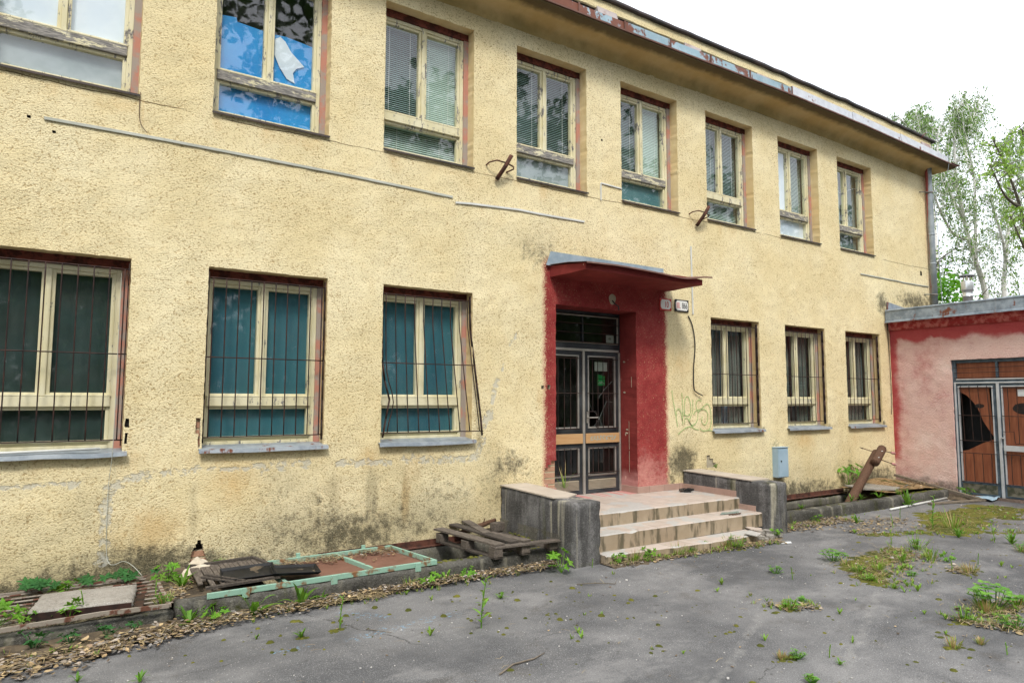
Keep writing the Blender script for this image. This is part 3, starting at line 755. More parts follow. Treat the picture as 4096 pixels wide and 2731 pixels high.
for i in range(15):                                          # bent sheet on top of the canopy
    u = i / 14; dz = .012 * math.sin(u * 7) + (.03 * smooth(.72, 1, u)) - .02 * smooth(.55, .75, u) * smooth(.95, .8, u)
    xa, xb = lerp(5.15, 7.33, u), lerp(5.215, 7.50, u)
    vs += [(xa, -.012, 3.482), (lerp(xa, xb, .5), -.36, 3.462 + dz * .5), (xb, -.70, 3.418 + dz), (xb, -.705, 3.398 + dz)]
for i in range(14):
    for k in range(3): fs.append((i * 4 + k, i * 4 + k + 1, i * 4 + k + 5, i * 4 + k + 4))
b.add(vs, fs)
o = b.build('canopy_sheet', M['rust_edge'], can); md = o.modifiers.new('t', 'SOLIDIFY'); md.thickness = .004
b = MB()
b.add([(5.10, -.016, 3.475), (7.245, -.016, 3.60), (7.245, -.016, 3.652), (5.172, -.016, 3.66), (5.10, -.05, 3.465), (7.245, -.05, 3.59)], [(0, 1, 2, 3), (4, 5, 1, 0)])
o = b.build('canopy_upstand', M['canopy_zinc'], can); md = o.modifiers.new('t', 'SOLIDIFY'); md.thickness = .004
# bare patch where the lamp hung, with its cable end
b = MB()
b.prism([(6.245 + .062 * math.cos(a) * (1 + .12 * math.sin(3 * a)), 3.115 + .075 * math.sin(a)) for a in [k * .4488 for k in range(14)]], lambda x, z: (x, -.001, z), lambda x, z: (x, -.008, z))
b.build('lamp_patch', M['mortar'], bld)
b = MB(); b.tube([(6.24, -.008, 3.10), (6.27, -.03, 3.05), (6.33, -.035, 3.02), (6.35, -.02, 2.97)], .010, 6); b.build('lamp_cable', M['black'], bld)

# ================================================================== windows
def window(x0, x1, z0, z1, fmat, tmat, boards=(), blinds=(), curtains=None, grille=None, sill='up', glassm='glass', pane_skip=(), lower=False, sillbend=0.0, gseed=0):
    yf = .165
    xc = (x0 + .004 + x1 - .062) / 2
    zt0, zt1 = z0 + .415 - .005 * lower, z0 + .515 - .012 * lower
    cwl, cw = .004, .062
    b = MB()
    xi0, xi1 = x0 + cwl, x1 - cw; zi1 = z1 - .085; zi0 = z0 + .03
    # fixed frame
    b.box(xi0, xi0 + .045, yf, yf + .09, zi0, zi1); b.box(xi1 - .045, xi1, yf, yf + .09, zi0, zi1)
    b.box(xi0 + .045, xi1 - .045, yf + .001, yf + .09, zi1 - .045, zi1)
    b.box(xi0 + .045, xi1 - .045, yf + .001, yf + .09, zi0, zi0 + .035, 1 if lower else 0)
    if lower: b.box(xi0 + .02, xi1 - .03, yf - .012, yf + .016, zi0 + .066, zi0 + .082)
    # sash rails a little behind
    s = .031
    for a, c in ((xi0 + .045, xc - .022), (xc + .022, xi1 - .045)):
        b.box(a, a + s, yf + .014, yf + .08, zt1, zi1 - .045); b.box(c - s, c, yf + .014, yf + .08, zt1, zi1 - .045)
        b.box(a + s, c - s, yf + .015, yf + .08, zi1 - .045 - s, zi1 - .045); b.box(a + s, c - s, yf + .015, yf + .08, zt1 + .002, zt1 + s)
        b.box(a - .004, c + .004, yf - .014, yf + .02, zt1 - .004, zt1 + .014)           # weather bar
    a, c = xi0 + .045, xi1 - .045
    b.box(a, a + s, yf + .014, yf + .08, zi0 + .035, zt0); b.box(c - s, c, yf + .014, yf + .08, zi0 + .035, zt0)
    b.box(a + s, c - s, yf + .015, yf + .08, zt0 - s, zt0); b.box(a + s, c - s, yf + .015, yf + .08, zi0 + .035, zi0 + .035 + s)
    b.box(xc - .022, xc + .022, yf - .006, yf + .088, zt1 - .002, zi1 - .045, 0)          # mullion
    b.box(xi0 + .045, xi1 - .045, yf - .012, yf + .088, zt0, zt1 - .004, 1)               # transom
    fr = b.build('window', [M[fmat], M[tmat]], bld, bevel=.004)
    b = MB()
    b.box(x0 - .01, x1 + .01, yf - .02, yf + .1, zi1, z1 + .01, 0)
    b.box(x0 - .01, xi0, yf - .016, yf + .1, z0, zi1, 1); b.box(xi1, x1 + .01, yf - .016, yf + .1, z0, zi1, 1)
    b.build('casing', [M['head'], M['jamb']], fr)
    # glass
    b = MB(); yg = yf + .045
    rects = [(xi0 + .074, xc - .051, zt1 + .029, zi1 - .074), (xc + .051, xi1 - .074, zt1 + .029, zi1 - .074), (xi0 + .074, xi1 - .074, zi0 + .064, zt0 - .029)]
    for k, (a, c, e, f) in enumerate(rects):
        if k in pane_skip: continue
        ty = .004 * (rnd.random() - .5); tz = .004 * (rnd.random() - .5)
        b.add([(a, yg + ty, e), (c, yg - ty, e), (c, yg - ty + tz, f), (a, yg + ty + tz, f)], [(0, 1, 2, 3)])
    b.build('pane', M[glassm], fr)
    rr = [(xi0 + .05, xc - .02, zt1 + .01, zi1 - .04), (xc + .02, xi1 - .05, zt1 + .01, zi1 - .04), (xi0 + .05, xi1 - .05, zi0 + .03, zt0 - .005)]
    for k, mat in boards:
        a, c, e, f = rr[k]
        m = MB(); m.box(a - .004, c + .004, yf + .0815, yf + .0875, e - .004, f + .004); m.build('board', M[mat], fr)
    for k, mat, tilt, part in blinds:
        a, c, e, f = rr[k]; m = MB(); pitch = .025; yb = yf + .125
        zz = f - .02; w = .0125
        lo = f - (f - e) * part
        while zz > lo:
            dy, dz = w * math.cos(tilt), w * math.sin(tilt); j = .0015 * rnd.uniform(-1, 1)
            m.add([(a, yb - dy, zz - dz + j), (c, yb - dy, zz - dz - j), (c, yb + dy, zz + dz - j), (a, yb + dy, zz + dz + j)], [(0, 1, 2, 3)], 0)
            zz -= pitch
        m.box(a, c, yb - .016, yb + .016, f - .02, f + .004, 0)
        for q in (.22, .78): m.box(lerp(a, c, q) - .002, lerp(a, c, q) + .002, yb - .018, yb - .0155, lo, f, 1)
        m.build('blind', [M[mat], M['cord']], fr)
    if curtains:
        for xa, xb, mat, dep in curtains:
            m = MB(); n = int((xb - xa) / .012); vs = []; fs = []
            ph = rnd.random() * 6
            for i in range(n + 1):
                x = lerp(xa, xb, i / n); y = yf + .125 + dep + .022 * math.sin(x * 75 + ph + 1.6 * math.sin(x * 13))
                vs += [(x, y, zi0), (x, y + .01, zi1)]
            for i in range(n): fs.append((2 * i, 2 * i + 2, 2 * i + 3, 2 * i + 1))
            m.add(vs, fs); m.build('curtain', M[mat], fr, True)
    # sill
    m = MB()
    if sill == 'up':
        m.add([(x0, yf, z0 + .018), (x1, yf, z0 + .018), (x1 + .005, -.03, z0 - .002), (x0 - .005, -.03, z0 - .002), (x1 + .005, -.03, z0 - .022), (x0 - .005, -.03, z0 - .022)], [(3, 2, 1, 0), (5, 4, 2, 3)])
        o = m.build('sill', M['dark_sheet'], fr)
    else:
        vs = []; fs = []; n = 8
        for i in range(n + 1):
            u = i / n; x = lerp(x0 - .03, x1 + .035, u); dz = .010 * nz(x, 0, 3, 3) + sillbend * math.sin(u * 3.1)
            vs += [(x, yf, z0 + .035), (x, -.055, z0 + .004 + dz), (x, -.062, z0 - .030 + dz)]
        for i in range(n): fs += [(3 * i + 1, 3 * i + 4, 3 * i + 3, 3 * i), (3 * i + 2, 3 * i + 5, 3 * i + 4, 3 * i + 1)]
        m.add(vs, fs); o = m.build('sill', M['sill'], fr)
    md = o.modifiers.new('t', 'SOLIDIFY'); md.thickness = .004
    if grille:
        bend = grille
        def bp(x, z):                                        # where a point of the grille sits
            y = .045
            if bend == 'pulled':
                t = max(0.0, min(1.0, (2.62 - z) / 1.25)); x2 = x + .085 * t * (x - x0) / (x1 - x0) - .0
                if abs(x - (x0 + .055)) < .05: x2 += .085 * math.exp(-((z - 1.70) / .22) ** 2)
                return (x2, y - .17 * t * (.35 + .65 * (x - x0) / (x1 - x0)), z)
            return (x, y + .004 * nz(x, z, gseed, 3), z)
        m = MB(); zt, zm, zb = z0 + 1.665, z0 + .885, z0 + .112
        nbar = 10
        for k in range(nbar):
            x = x0 + .055 + (x1 - x0 - .10) * k / (nbar - 1)
            m.tube([bp(x, lerp(zb, zt, q / 14)) for q in range(15)], .0062, 6)
        for z in (zt, zm, zb):
            m.tube([bp(lerp(x0 - .005, x1 + .0, q / 12), z) for q in range(13)], .0066, 6)
        for x, w in ((x0 + .012, .02), (x1 - .014, .026)):
            for q in range(8):
                za, zc = lerp(z0 + .06, z1 - .04, q / 8), lerp(z0 + .06, z1 - .04, (q + 1) / 8)
                pa, pc = bp(x, za), bp(x, zc)
                m.bar(pa, pc, .035, .008, up=(1, 0, 0))
        m.build('grille', M['bars'], fr, True)
    return fr

OPEN, SHUT = R(50), R(74)
up = lambda k, *a, **kw: window(*UX[k], *UZ, *a, **kw)
lo = lambda k, *a, **kw: window(*LX[k], *LZ, *a, sill='low', lower=True, **kw)
up(0, 'frame_worn', 'frame_bare', boards=((0, 'white_board'), (1, 'white_board'), (2, 'sky_reflection_board')))
w2 = up(1, 'frame_worn', 'frame_bare', boards=((2, 'blue_film'),))
up(2, 'frame_worn', 'frame_worn', blinds=((0, 'slat', OPEN, 1), (1, 'slat_light', SHUT, 1), (2, 'slat_light', R(58), 1)))
up(3, 'frame_worn', 'frame_bare', blinds=((0, 'slat', OPEN, 1), (1, 'slat', R(44), 1)), boards=((2, 'sky_reflection_board'),))
up(4, 'frame_worn', 'frame_bare', blinds=((0, 'slat', OPEN, 1), (1, 'slat_light', SHUT, 1)), boards=((2, 'teal_light'),))
up(5, 'frame_worn', 'frame_worn', blinds=((0, 'slat', R(56), 1), (1, 'slat', OPEN, 1), (2, 'slat_light', R(52), 1)))
up(6, 'frame_worn', 'frame_bare', blinds=((1, 'slat_light', R(50), 1),), boards=((0, 'white_board'), (2, 'white_board')))
up(7, 'frame_worn', 'frame_bare', blinds=((0, 'slat_light', R(60), 1), (1, 'slat', OPEN, 1), (2, 'slat', R(54), 1)))
# torn blue film in the second upper window
b = MB(); xa, xc, xb = 1.10, 1.5935, 2.09
yb = .25
b.prism([(xa, 5.06), (xc - .03, 5.06), (xc - .03, 5.655), (1.28, 5.675), (1.27, 5.72), (xa, 5.70)], lambda x, z: (x, yb, z), lambda x, z: (x, yb + .003, z))
b.prism([(xc + .03, 5.06), (xb, 5.06), (xb, 5.63), (1.78, 5.665), (xc + .03, 5.65)], lambda x, z: (x, yb, z), lambda x, z: (x, yb + .003, z))
b.build('film', M['blue_film'], w2)
b = MB()
b.prism([(1.665, 5.60), (1.72, 5.64), (1.775, 5.60), (1.84, 5.50), (1.985, 5.375), (1.90, 5.33), (1.865, 5.27), (1.885, 5.16), (1.80, 5.19), (1.72, 5.30), (1.665, 5.42)], lambda x, z: (x, yb - .012, z), lambda x, z: (x, yb - .009, z))
b.build('torn_film', M['white_board'], w2)
lo(0, 'frame', 'frame', grille='straight', glassm='glass_clear', boards=((0, 'reflection_board'), (1, 'reflection_board'), (2, 'reflection_board')), gseed=1)
lo(1, 'frame', 'frame_worn', grille='straight', glassm='glass_clear', boards=((0, 'teal'), (1, 'teal'), (2, 'teal')), sillbend=-.006, gseed=2)
lo(2, 'frame', 'frame', grille='pulled', glassm='glass_clear', boards=((0, 'teal'), (1, 'teal'), (2, 'teal')), sillbend=-.012)
lo(5, 'frame', 'frame', grille='straight', glassm='glass_clear', curtains=((8.38, 8.83, 'curtain', .03), (8.80, 9.12, 'curtain_blue', .09), (9.05, 9.36, 'curtain', .02)), gseed=3)
lo(6, 'frame', 'frame_worn', grille='straight', glassm='glass_clear', curtains=((10.25, 10.66, 'curtain', .02), (10.62, 10.98, 'curtain_blue', .35), (10.92, 11.22, 'curtain', .03)), gseed=4)
lo(7, 'frame', 'frame', grille='straight', glassm='glass_clear', curtains=((12.2, 13.05, 'curtain', .02),), gseed=5)

# ================================================================== entrance door
dx0, dx1, dz0, dz1 = DOOR
yd = .34
dr = MB()
def ring(bb, x0, x1, z0, z1, w, ya, yb_, mat):
    bb.box(x0, x0 + w, ya, yb_, z0, z1, mat); bb.box(x1 - w, x1, ya, yb_, z0, z1, mat)
    bb.box(x0 + w, x1 - w, ya, yb_, z1 - w, z1, mat); bb.box(x0 + w, x1 - w, ya, yb_, z0, z0 + w, mat)
xm = 6.00
ring(dr, dx0, dx1, dz0, dz1, .035, yd, yd + .06, 0)
dr.box(dx0 + .035, dx1 - .035, yd + .001, yd + .055, 2.44, 2.515, 0)
dr.box(xm - .012, xm + .012, yd + .003, yd + .05, 2.515, dz1 - .035, 0)
ring(dr, dx0 + .036, dx1 - .036, 2.517, 2.915, .016, yd - .008, yd + .02, 1)
dr.box(dx0 + .034, dx1 - .034, yd - .012, yd + .03, 2.405, 2.438, 1)
dr.box(xm - .02, xm + .02, yd - .014, yd + .03, dz0, 2.404, 1)
dr.box(dx1 - .036, dx1 - .008, yd - .012, yd + .03, dz0, 2.404, 1)
door = dr.build('entrance_door', [M['door_dark'], M['alu']], bld, bevel=.003)
tb = MB()
for z in (2.66, 2.79): tb.tube([(dx0 + .03, yd - .02, z), (dx1 - .03, yd - .02, z)], .006, 6)
tb.tube([(dx0 + .03, yd - .02, 2.53), (dx1 - .03, yd - .02, 2.53)], .007, 6)
tb.build('transom_bar', M['bars'], door)
tp = MB(); tp.add([(dx0 + .05, yd + .03, 2.53), (dx1 - .05, yd + .03, 2.53), (dx1 - .05, yd + .03, 2.9), (dx0 + .05, yd + .03, 2.9)], [(0, 1, 2, 3)])
tp.build('transom_pane', M['glass_door'], door)
for s, (a, c) in enumerate(((dx0 + .038, xm - .022), (xm + .022, dx1 - .038))):
    lf = MB(); w = .062
    ring(lf, a, c, dz0 + .012, 2.402, w, yd + .004, yd + .045, 0)
    lf.box(a + w, c - w, yd + .005, yd + .04, .625, .672, 0)
    lf.box(a + w, c - w, yd + .005, yd + .04, 1.06, 1.33, 0)
    for z0_, z1_ in ((.668, 1.062), (1.326, 2.345)): ring(lf, a + w - .004, c - w + .004, z0_, z1_, .02, yd - .006, yd + .03, 1)
    leaf = lf.build('door_leaf', [M['door_dark'], M['alu']], door, bevel=.002)
    bd = MB(); bd.box(a + .006, c - .004, yd - .02, yd - .004, 1.12, 1.255); bd.build('crash_board', M['beech'], door, bevel=.003)
    lv = MB(); lv.box(a + w, c - w, yd + .012, yd + .03, .48, .62)
    for k in range(8): lv.bar((a + w, yd + .006, .49 + k * .0165), (c - w, yd + .006, .49 + k * .0165), .012, .009)
    lv.build('vent_louvre', M['louvre'], door)
    gp = MB()
    ga, gc = a + w + .016, c - w - .016
    gp.add([(ga, yd + .018, .69), (gc, yd + .018, .69), (gc, yd + .018, 1.045), (ga, yd + .018, 1.045)], [(0, 1, 2, 3)])
    if s == 0:
        gp.add([(ga, yd + .018, 1.345), (gc, yd + .018, 1.345), (gc, yd + .018, 2.33), (ga, yd + .018, 2.33)], [(0, 1, 2, 3)])
    else:                                                    # broken pane with a missing shard
        H = [(6.28, 1.74), (6.42, 1.725), (6.44, 1.71), (6.35, 1.62), (6.28, 1.505), (6.30, 1.45), (6.14, 1.345)]
        out = [(ga, 1.345), (ga, 1.70), (6.16, 1.58), (6.28, 1.505)]
        y = yd + .018; P = lambda q: (q[0], y, q[1])
        gp.add([P(q) for q in [(gc, 1.345), (gc, 2.33), (ga, 2.33), (ga, 1.71), (6.20, 1.56), (6.28, 1.74), (6.44, 1.71), (6.30, 1.46), (6.22, 1.345)]],
               [(2, 3, 4, 5), (2, 5, 6, 1), (1, 6, 7, 0), (0, 7, 8)])
    gp.build('door_pane', M['glass_door'], door)
    gr = MB()
    for (z0_, z1_) in ((.712, 1.058), (1.327, 2.298)):
        n = 5 if s else 5
        for k in range(n):
            x = lerp(a + .12, c - .12, k / (n - 1)) if n > 1 else a
            zlo = z0_
            if s == 1 and z0_ > 1 and k == 0: zlo = 1.56
            gr.tube([(x, yd - .03, zlo), (x, yd - .03, z1_)], .0055, 6)
        zs = (z0_, z1_) if z0_ < 1 else (z0_, 1.813, z1_)
        for z in zs:
            x_a = a + .03 if not (s == 1 and z0_ > 1 and z == z0_) else a + .21
            gr.tube([(x_a, yd - .03, z), (c - .03, yd - .03, z)], .006, 6)
    if s == 1: gr.tube([(a + .02, yd - .03, 1.56), (a + .17, yd - .03, 1.56), (a + .185, yd - .03, 1.545), (a + .19, yd - .03, 1.34), (a + .21, yd - .03, 1.327)], .006, 6)
    gr.build('door_grille', M['bars'], door)
# crack lines in the broken pane
ck = MB()
for pts in ([(6.10, 1.72), (6.17, 1.58), (6.28, 1.505), (6.33, 1.40), (6.36, 1.345)], [(6.20, 1.345), (6.30, 1.46), (6.44, 1.70), (6.555, 1.685)], [(6.28, 1.74), (6.40, 1.87), (6.55, 1.99)]):
    ck.tube([(x, yd + .0165, z) for x, z in pts], .0014, 4)
ck.build('glass_crack', simple('crack_edge', (.22, .27, .25), None, rough=.3), door)
hd = MB(); hd.box(6.055, 6.08, yd - .012, yd + .004, 1.40, 1.56); hd.tube([(6.068, yd - .01, 1.475), (6.068, yd - .055, 1.475)], .009, 8); hd.tube([(6.068, yd - .052, 1.475), (6.22, yd - .052, 1.475)], .009, 8)
hd.build('door_handle', M['alu'], door)
pp = MB(); pp.box(6.225, 6.46, yd + .021, yd + .023, 2.13, 2.26); pp.build('notice', M['paper'], door)
pp = MB(); pp.box(6.455, 6.60, yd + .033, yd + .035, 2.545, 2.655, 0); pp.prism([(6.49 + .035 + .03 * math.cos(k), 2.605 + .018 * math.sin(k)) for k in [i * .7 for i in range(9)]], lambda x, z: (x, yd + .032, z), lambda x, z: (x, yd + .033, z), 1)
pp.build('notice', [M['paper'], M['paper_grey']], door)
sg = MB(); sg.prism([(6.27, 1.925), (6.41, 1.925), (6.41, 2.015), (6.27, 2.015)], lambda x, z: (x, yd + .020, z), lambda x, z: (x, yd + .022, z), 0)
sg.prism([(6.27, 2.022), (6.41, 2.022), (6.41, 2.062), (6.27, 2.085)], lambda x, z: (x, yd + .020, z), lambda x, z: (x, yd + .022, z), 0)
sg.build('gas_sticker', M['sign_green'], door)

def text(body, size, mat, at, rx, parent, name, sx=1.0, rz=0.0, align='CENTER', extr=.0006, off=0.0):
    cu = bpy.data.curves.new(name, 'FONT'); cu.body = body; cu.size = size; cu.align_x = align; cu.align_y = 'CENTER'; cu.extrude = extr; cu.offset = off
    tmp = bpy.data.objects.new(name, cu); COL.objects.link(tmp)
    bpy.context.view_layer.update()
    me = bpy.data.meshes.new_from_object(tmp.evaluated_get(bpy.context.evaluated_depsgraph_get()))
    bpy.data.objects.remove(tmp)
    me.materials.clear(); me.materials.append(mat)
    o = link(name, me, parent); o.location = at; o.rotation_euler = (rx, 0, rz); o.scale = (sx, 1, 1)
    return o
text('HLAVNÝ\nUZÁVER PLYNU', .021, M['paper'], (6.34, yd + .0192, 1.968), R(90), door, 'gas_text', .82)

# scribbles
def ribbon(bb, pts, w, y, mat=0, seed=0):
    pts = [Vector((p[0], 0, p[1])) for p in pts]
    out = []                                                 # Catmull-Rom
    for i in range(len(pts) - 1):
        p0, p1, p2, p3 = pts[max(i - 1, 0)], pts[i], pts[i + 1], pts[min(i + 2, len(pts) - 1)]
        for k in range(6):
            t = k / 6
            out.append(.5 * ((2 * p1) + (p2 - p0) * t + (2 * p0 - 5 * p1 + 4 * p2 - p3) * t * t + (3 * p1 - p0 - 3 * p2 + p3) * t ** 3))
    out.append(pts[-1]); vs = []; fs = []
    for i, p in enumerate(out):
        d = (out[min(i + 1, len(out) - 1)] - out[max(i - 1, 0)])
        if d.length < 1e-6: d = Vector((1, 0, 0))
        d.normalize(); s = Vector((d.z, 0, -d.x)) * w * (.5 + .28 * nz(p.x, p.z, seed, 40))
        vs += [(p.x + s.x, y, p.z + s.z), (p.x - s.x, y, p.z - s.z)]
    for i in range(len(out) - 1): fs.append((2 * i, 2 * i + 1, 2 * i + 3, 2 * i + 2))
    bb.add(vs, fs, mat)
gx = lambda u: 7.385 + (u - 245) / (1100 - 245) * (8.25 - 7.385)
gz = lambda v: 1.86 - (v - 560) / (1390 - 560) * (1.86 - 1.265)
b = MB()
for st in ([(245, 560), (262, 720), (300, 960), (330, 1150), (352, 1300)], [(335, 1060), (345, 960), (378, 935), (415, 975), (445, 1100), (465, 1270)], [(452, 610), (460, 800), (462, 1060), (452, 1180)],
           [(500, 1060), (500, 880), (520, 740), (565, 675), (610, 740), (632, 880), (628, 1000), (580, 1075), (470, 1055)], [(500, 1230), (505, 1140), (560, 1130), (605, 1210), (680, 1330), (800, 1375)],
           [(680, 735), (678, 950), (640, 1080), (600, 1170), (640, 1270), (720, 1250), (775, 1150), (790, 1000)], [(870, 780), (815, 745), (755, 810), (755, 920), (800, 1000), (900, 900), (990, 835), (1050, 900), (1075, 1080), (1070, 1270), (1010, 1380), (880, 1395), (830, 1340)],
           [(690, 1060), (750, 975), (900, 945), (980, 990), (1005, 1090), (970, 1240), (910, 1270), (865, 1190), (880, 1100)], [(355, 1455), (450, 1370), (560, 1310), (650, 1310)], [(1000, 1390), (1090, 1400)]):
    ribbon(b, [(gx(u), gz(v)) for u, v in st], .0125, -.0085, 0, 2)
b.build('graffiti', M['graffiti'], bld)
b = MB(); rr_ = random.Random(5); pts = []
for k in range(26): pts.append((6.10 + .019 * k + .03 * math.sin(k * 2.2), 1.19 + .030 * math.sin(k * 1.9 + .4 * math.sin(k))))
ribbon(b, pts, .006, yd - .0215); b.build('scribble', M['scribble'], door)
b = MB()
for x, z, w, h in ((6.72, 2.29, .0, .0),): pass
# scratched lines on the red jamb are modelled as thin scars
for y0, y1, z0_, z1_ in ((.16, .165, 1.02, 1.42), (.16, .165, .70, 1.0), (.10, .105, 1.9, 2.05)):
    b.box(dx1 - .004, dx1 - .0015, y0, y1, z0_, z1_)
for y, z in ((.25, 1.83), (.25, 2.27), (.2, 1.30), (.21, 1.25)):
    b.prism([(y + .022 * math.cos(t) * (1 + .3 * math.sin(2 * t)), z + .012 * math.sin(t)) for t in [k * .7 for k in range(9)]], lambda a, c: (dx1 - .006, a, c), lambda a, c: (dx1 - .0015, a, c))
b.build('paint_scar', M['mortar'], bld)

# ================================================================== annex
AX = 13.53
anx = thing('annex_building', 'low flat-roofed annex with faded red walls and a boarded double door', 'building', (0, 0, 0))
ADOOR = (-2.50, -1.075, .045, 2.465)
def annex_attr(u, w):
    red = max(smooth(2.72, 3.0, w + .10 * nz(u, 1, 0, 3)), .85 * smooth(-.30, -.02, u + .08 * nz(u, w, 3, 3)) * smooth(.2, .8, w), .4 * smooth(-.62, -.2, u + .1 * nz(u, w, 7, 2)))
    red = max(red, .30 + .3 * nz(u, w, 2, 1.7) if w > .6 else 0)
    if abs(w - (2.915 + .03 * nz(u, 0, 0, 4))) < .02: red = 1
    m = .75 * smooth(.48, .08, w + .15 * nz(u, w, 0, 3))
    return (max(0, m), max(0, red), 0, 1), (0, 0, 0, 1)
panel_wall('wall', -5.5, .0, -.9, 3.2, .06, [(*ADOOR, .16, 1, 0)], lambda u, w, d: (AX + d, u, w), annex_attr, [M['annex'], M['annex']], anx, .006, .007)
b = MB()
b.add([(AX, -5.5, -.2), (AX + 7, -5.5, -.2), (AX + 7, -5.5, 3.3), (AX, -5.5, 3.3)], [(0, 1, 2, 3)])
b.add([(AX + 7, -5.5, -.2), (AX + 7, 1.5, -.2), (AX + 7, 1.5, 3.3), (AX + 7, -5.5, 3.3)], [(0, 1, 2, 3)])
b.add([(AX + 7, 1.5, -.2), (15.3, 1.5, -.2), (15.3, 1.5, 3.3), (AX + 7, 1.5, 3.3)], [(0, 1, 2, 3)])
b.build('side_wall', M['annex'], anx)
b = MB(); b.box(AX - .10, AX + 7.1, -5.6, -.012, 3.27, 3.44); b.box(15.32, AX + 7.1, -.012, 1.6, 3.27, 3.44); b.build('roof', M['dark_sheet'], anx)
# moulded red cornice under the gutter
def extrude_y(prof, y0, y1, step=.15, wob=.004, dz=lambda y: 0):
    n = int(abs(y1 - y0) / step); vs = []; fs = []; m = len(prof)
    for i in range(n + 1):
        y = y0 + (y1 - y0) * i / n
        for k, (x, z) in enumerate(prof): vs.append((x + wob * nz(x * 3, y, k, 5), y, z + dz(y) + wob * nz(z, y, k + 9, 5)))
    for i in range(n):
        for k in range(m - 1): fs.append((i * m + k, i * m + k + 1, (i + 1) * m + k + 1, (i + 1) * m + k))
    return vs, fs
b = MB(); b.add(*extrude_y([(AX + .02, 3.085), (AX - .045, 3.095), (AX - .055, 3.16), (AX - .07, 3.19), (AX - .075, 3.25), (AX - .16, 3.26), (AX - .16, 3.275), (AX + .02, 3.275)], -.004, -5.5, .08, .006))
b.build('cornice', simple('red_cornice', (.30, .035, .035), (.48, .14, .125), 9, .9, 0, .6, 50, .2, .42, .62), anx, True)
b = MB()
rise = lambda y: .004 * y * -1
b.add(*extrude_y([(AX - .17, 3.238), (AX - .205, 3.236), (AX - .20, 3.262), (AX - .175, 3.275), (AX - .17, 3.44), (AX - .185, 3.475), (AX - .16, 3.495), (AX + .3, 3.50)], -.02, -5.6, .2, .003, rise))
g_ = b.build('gutter', M['annex_gutter'], anx, False)
b = MB(); b.prism([(13.44, 3.50), (13.44, 3.665), (13.56, 3.655), (14.55, 3.545), (14.55, 3.50)], lambda x, z: (x, -.012, z), lambda x, z: (x, -.022, z)); b.build('wall_flashing', M['zinc'], anx)
b = MB(); b.add(*extrude_y([(AX - .208, 3.235), (AX - .204, 3.265), (AX - .178, 3.277), (AX - .173, 3.44), (AX - .189, 3.477), (AX - .16, 3.499)], -1.90, -1.93, .03, .0, rise))
b.build('gutter_joint', M['zinc'], anx)
# flue
fl = MB(); fx, fy = 14.5, -1.02
fl.lathe([(.082, 3.42 - 3.4), (.082, .30), (.095, .305), (.095, .33), (.086, .335), (.086, .42), (.097, .425), (.105, .45), (.105, .60), (.100, .61), (.080, .612), (.001, .612)], (fx, fy, 3.42), 28)
flue = fl.build('flue', M['steel'], anx, True)
f2 = MB()
for a in (-.6, 1.5, 3.6): f2.bar((fx + .06 * math.cos(a), fy + .06 * math.sin(a), 4.03), (fx + .06 * math.cos(a), fy + .06 * math.sin(a), 4.14), .03, .004)
f2.lathe([(.02, .02), (.135, .0), (.14, .006), (.12, .03), (.03, .05), (.001, .052)], (fx, fy, 4.125), 24, 1)
f2.build('flue_cap', [M['steel'], simple('flue_cap_grey', (.16, .17, .18), None, rough=.5)], flue)
# door
y0, y1, z0, z1 = ADOOR
xd = AX + .05
def bx(bb, ya, yb_, za, zb, d0, d1, mat=0): bb.box(xd + d0, xd + d1, ya, yb_, za, zb, mat)
d = MB()
w = .06
bx(d, y1 - w, y1 + .012, z0, z1, 0, .07); bx(d, y0 - .012, y0 + w, z0, z1, 0, .07); bx(d, y0 + w, y1 - w, z1 - w, z1 + .008, .001, .07); bx(d, y0 + w, y1 - w, 2.045, 2.11, .001, .07)
ym = (y0 + y1) / 2
bx(d, ym - .018, ym + .018, 2.11, z1 - w, -.004, .06)
bx(d, y0 + w, y1 - w, 2.095, 2.118, -.010, .02, 1); bx(d, y0 + .02, y1 - .02, 2.03, 2.055, -.012, .02, 1)
bx(d, ym - .022, ym + .022, z0, 2.03, -.014, .03, 1); bx(d, y1 - .05, y1 - .022, z0, 2.03, -.012, .02, 1)
ad = d.build('annex_door', [M['door_blue'], M['white_alu']], anx, bevel=.003)
tp = MB(); bx(tp, y0 + w, y1 - w, 2.115, z1 - w, .045, .05); tp.build('transom_panel', M['panel'], ad)
tb = MB()
for z in (2.135, 2.225, 2.315): tb.tube([(xd - .012, y0 + .04, z), (xd - .012, y1 - .03, z)], .0055, 6)
tb.build('transom_bar', M['bars'], ad)
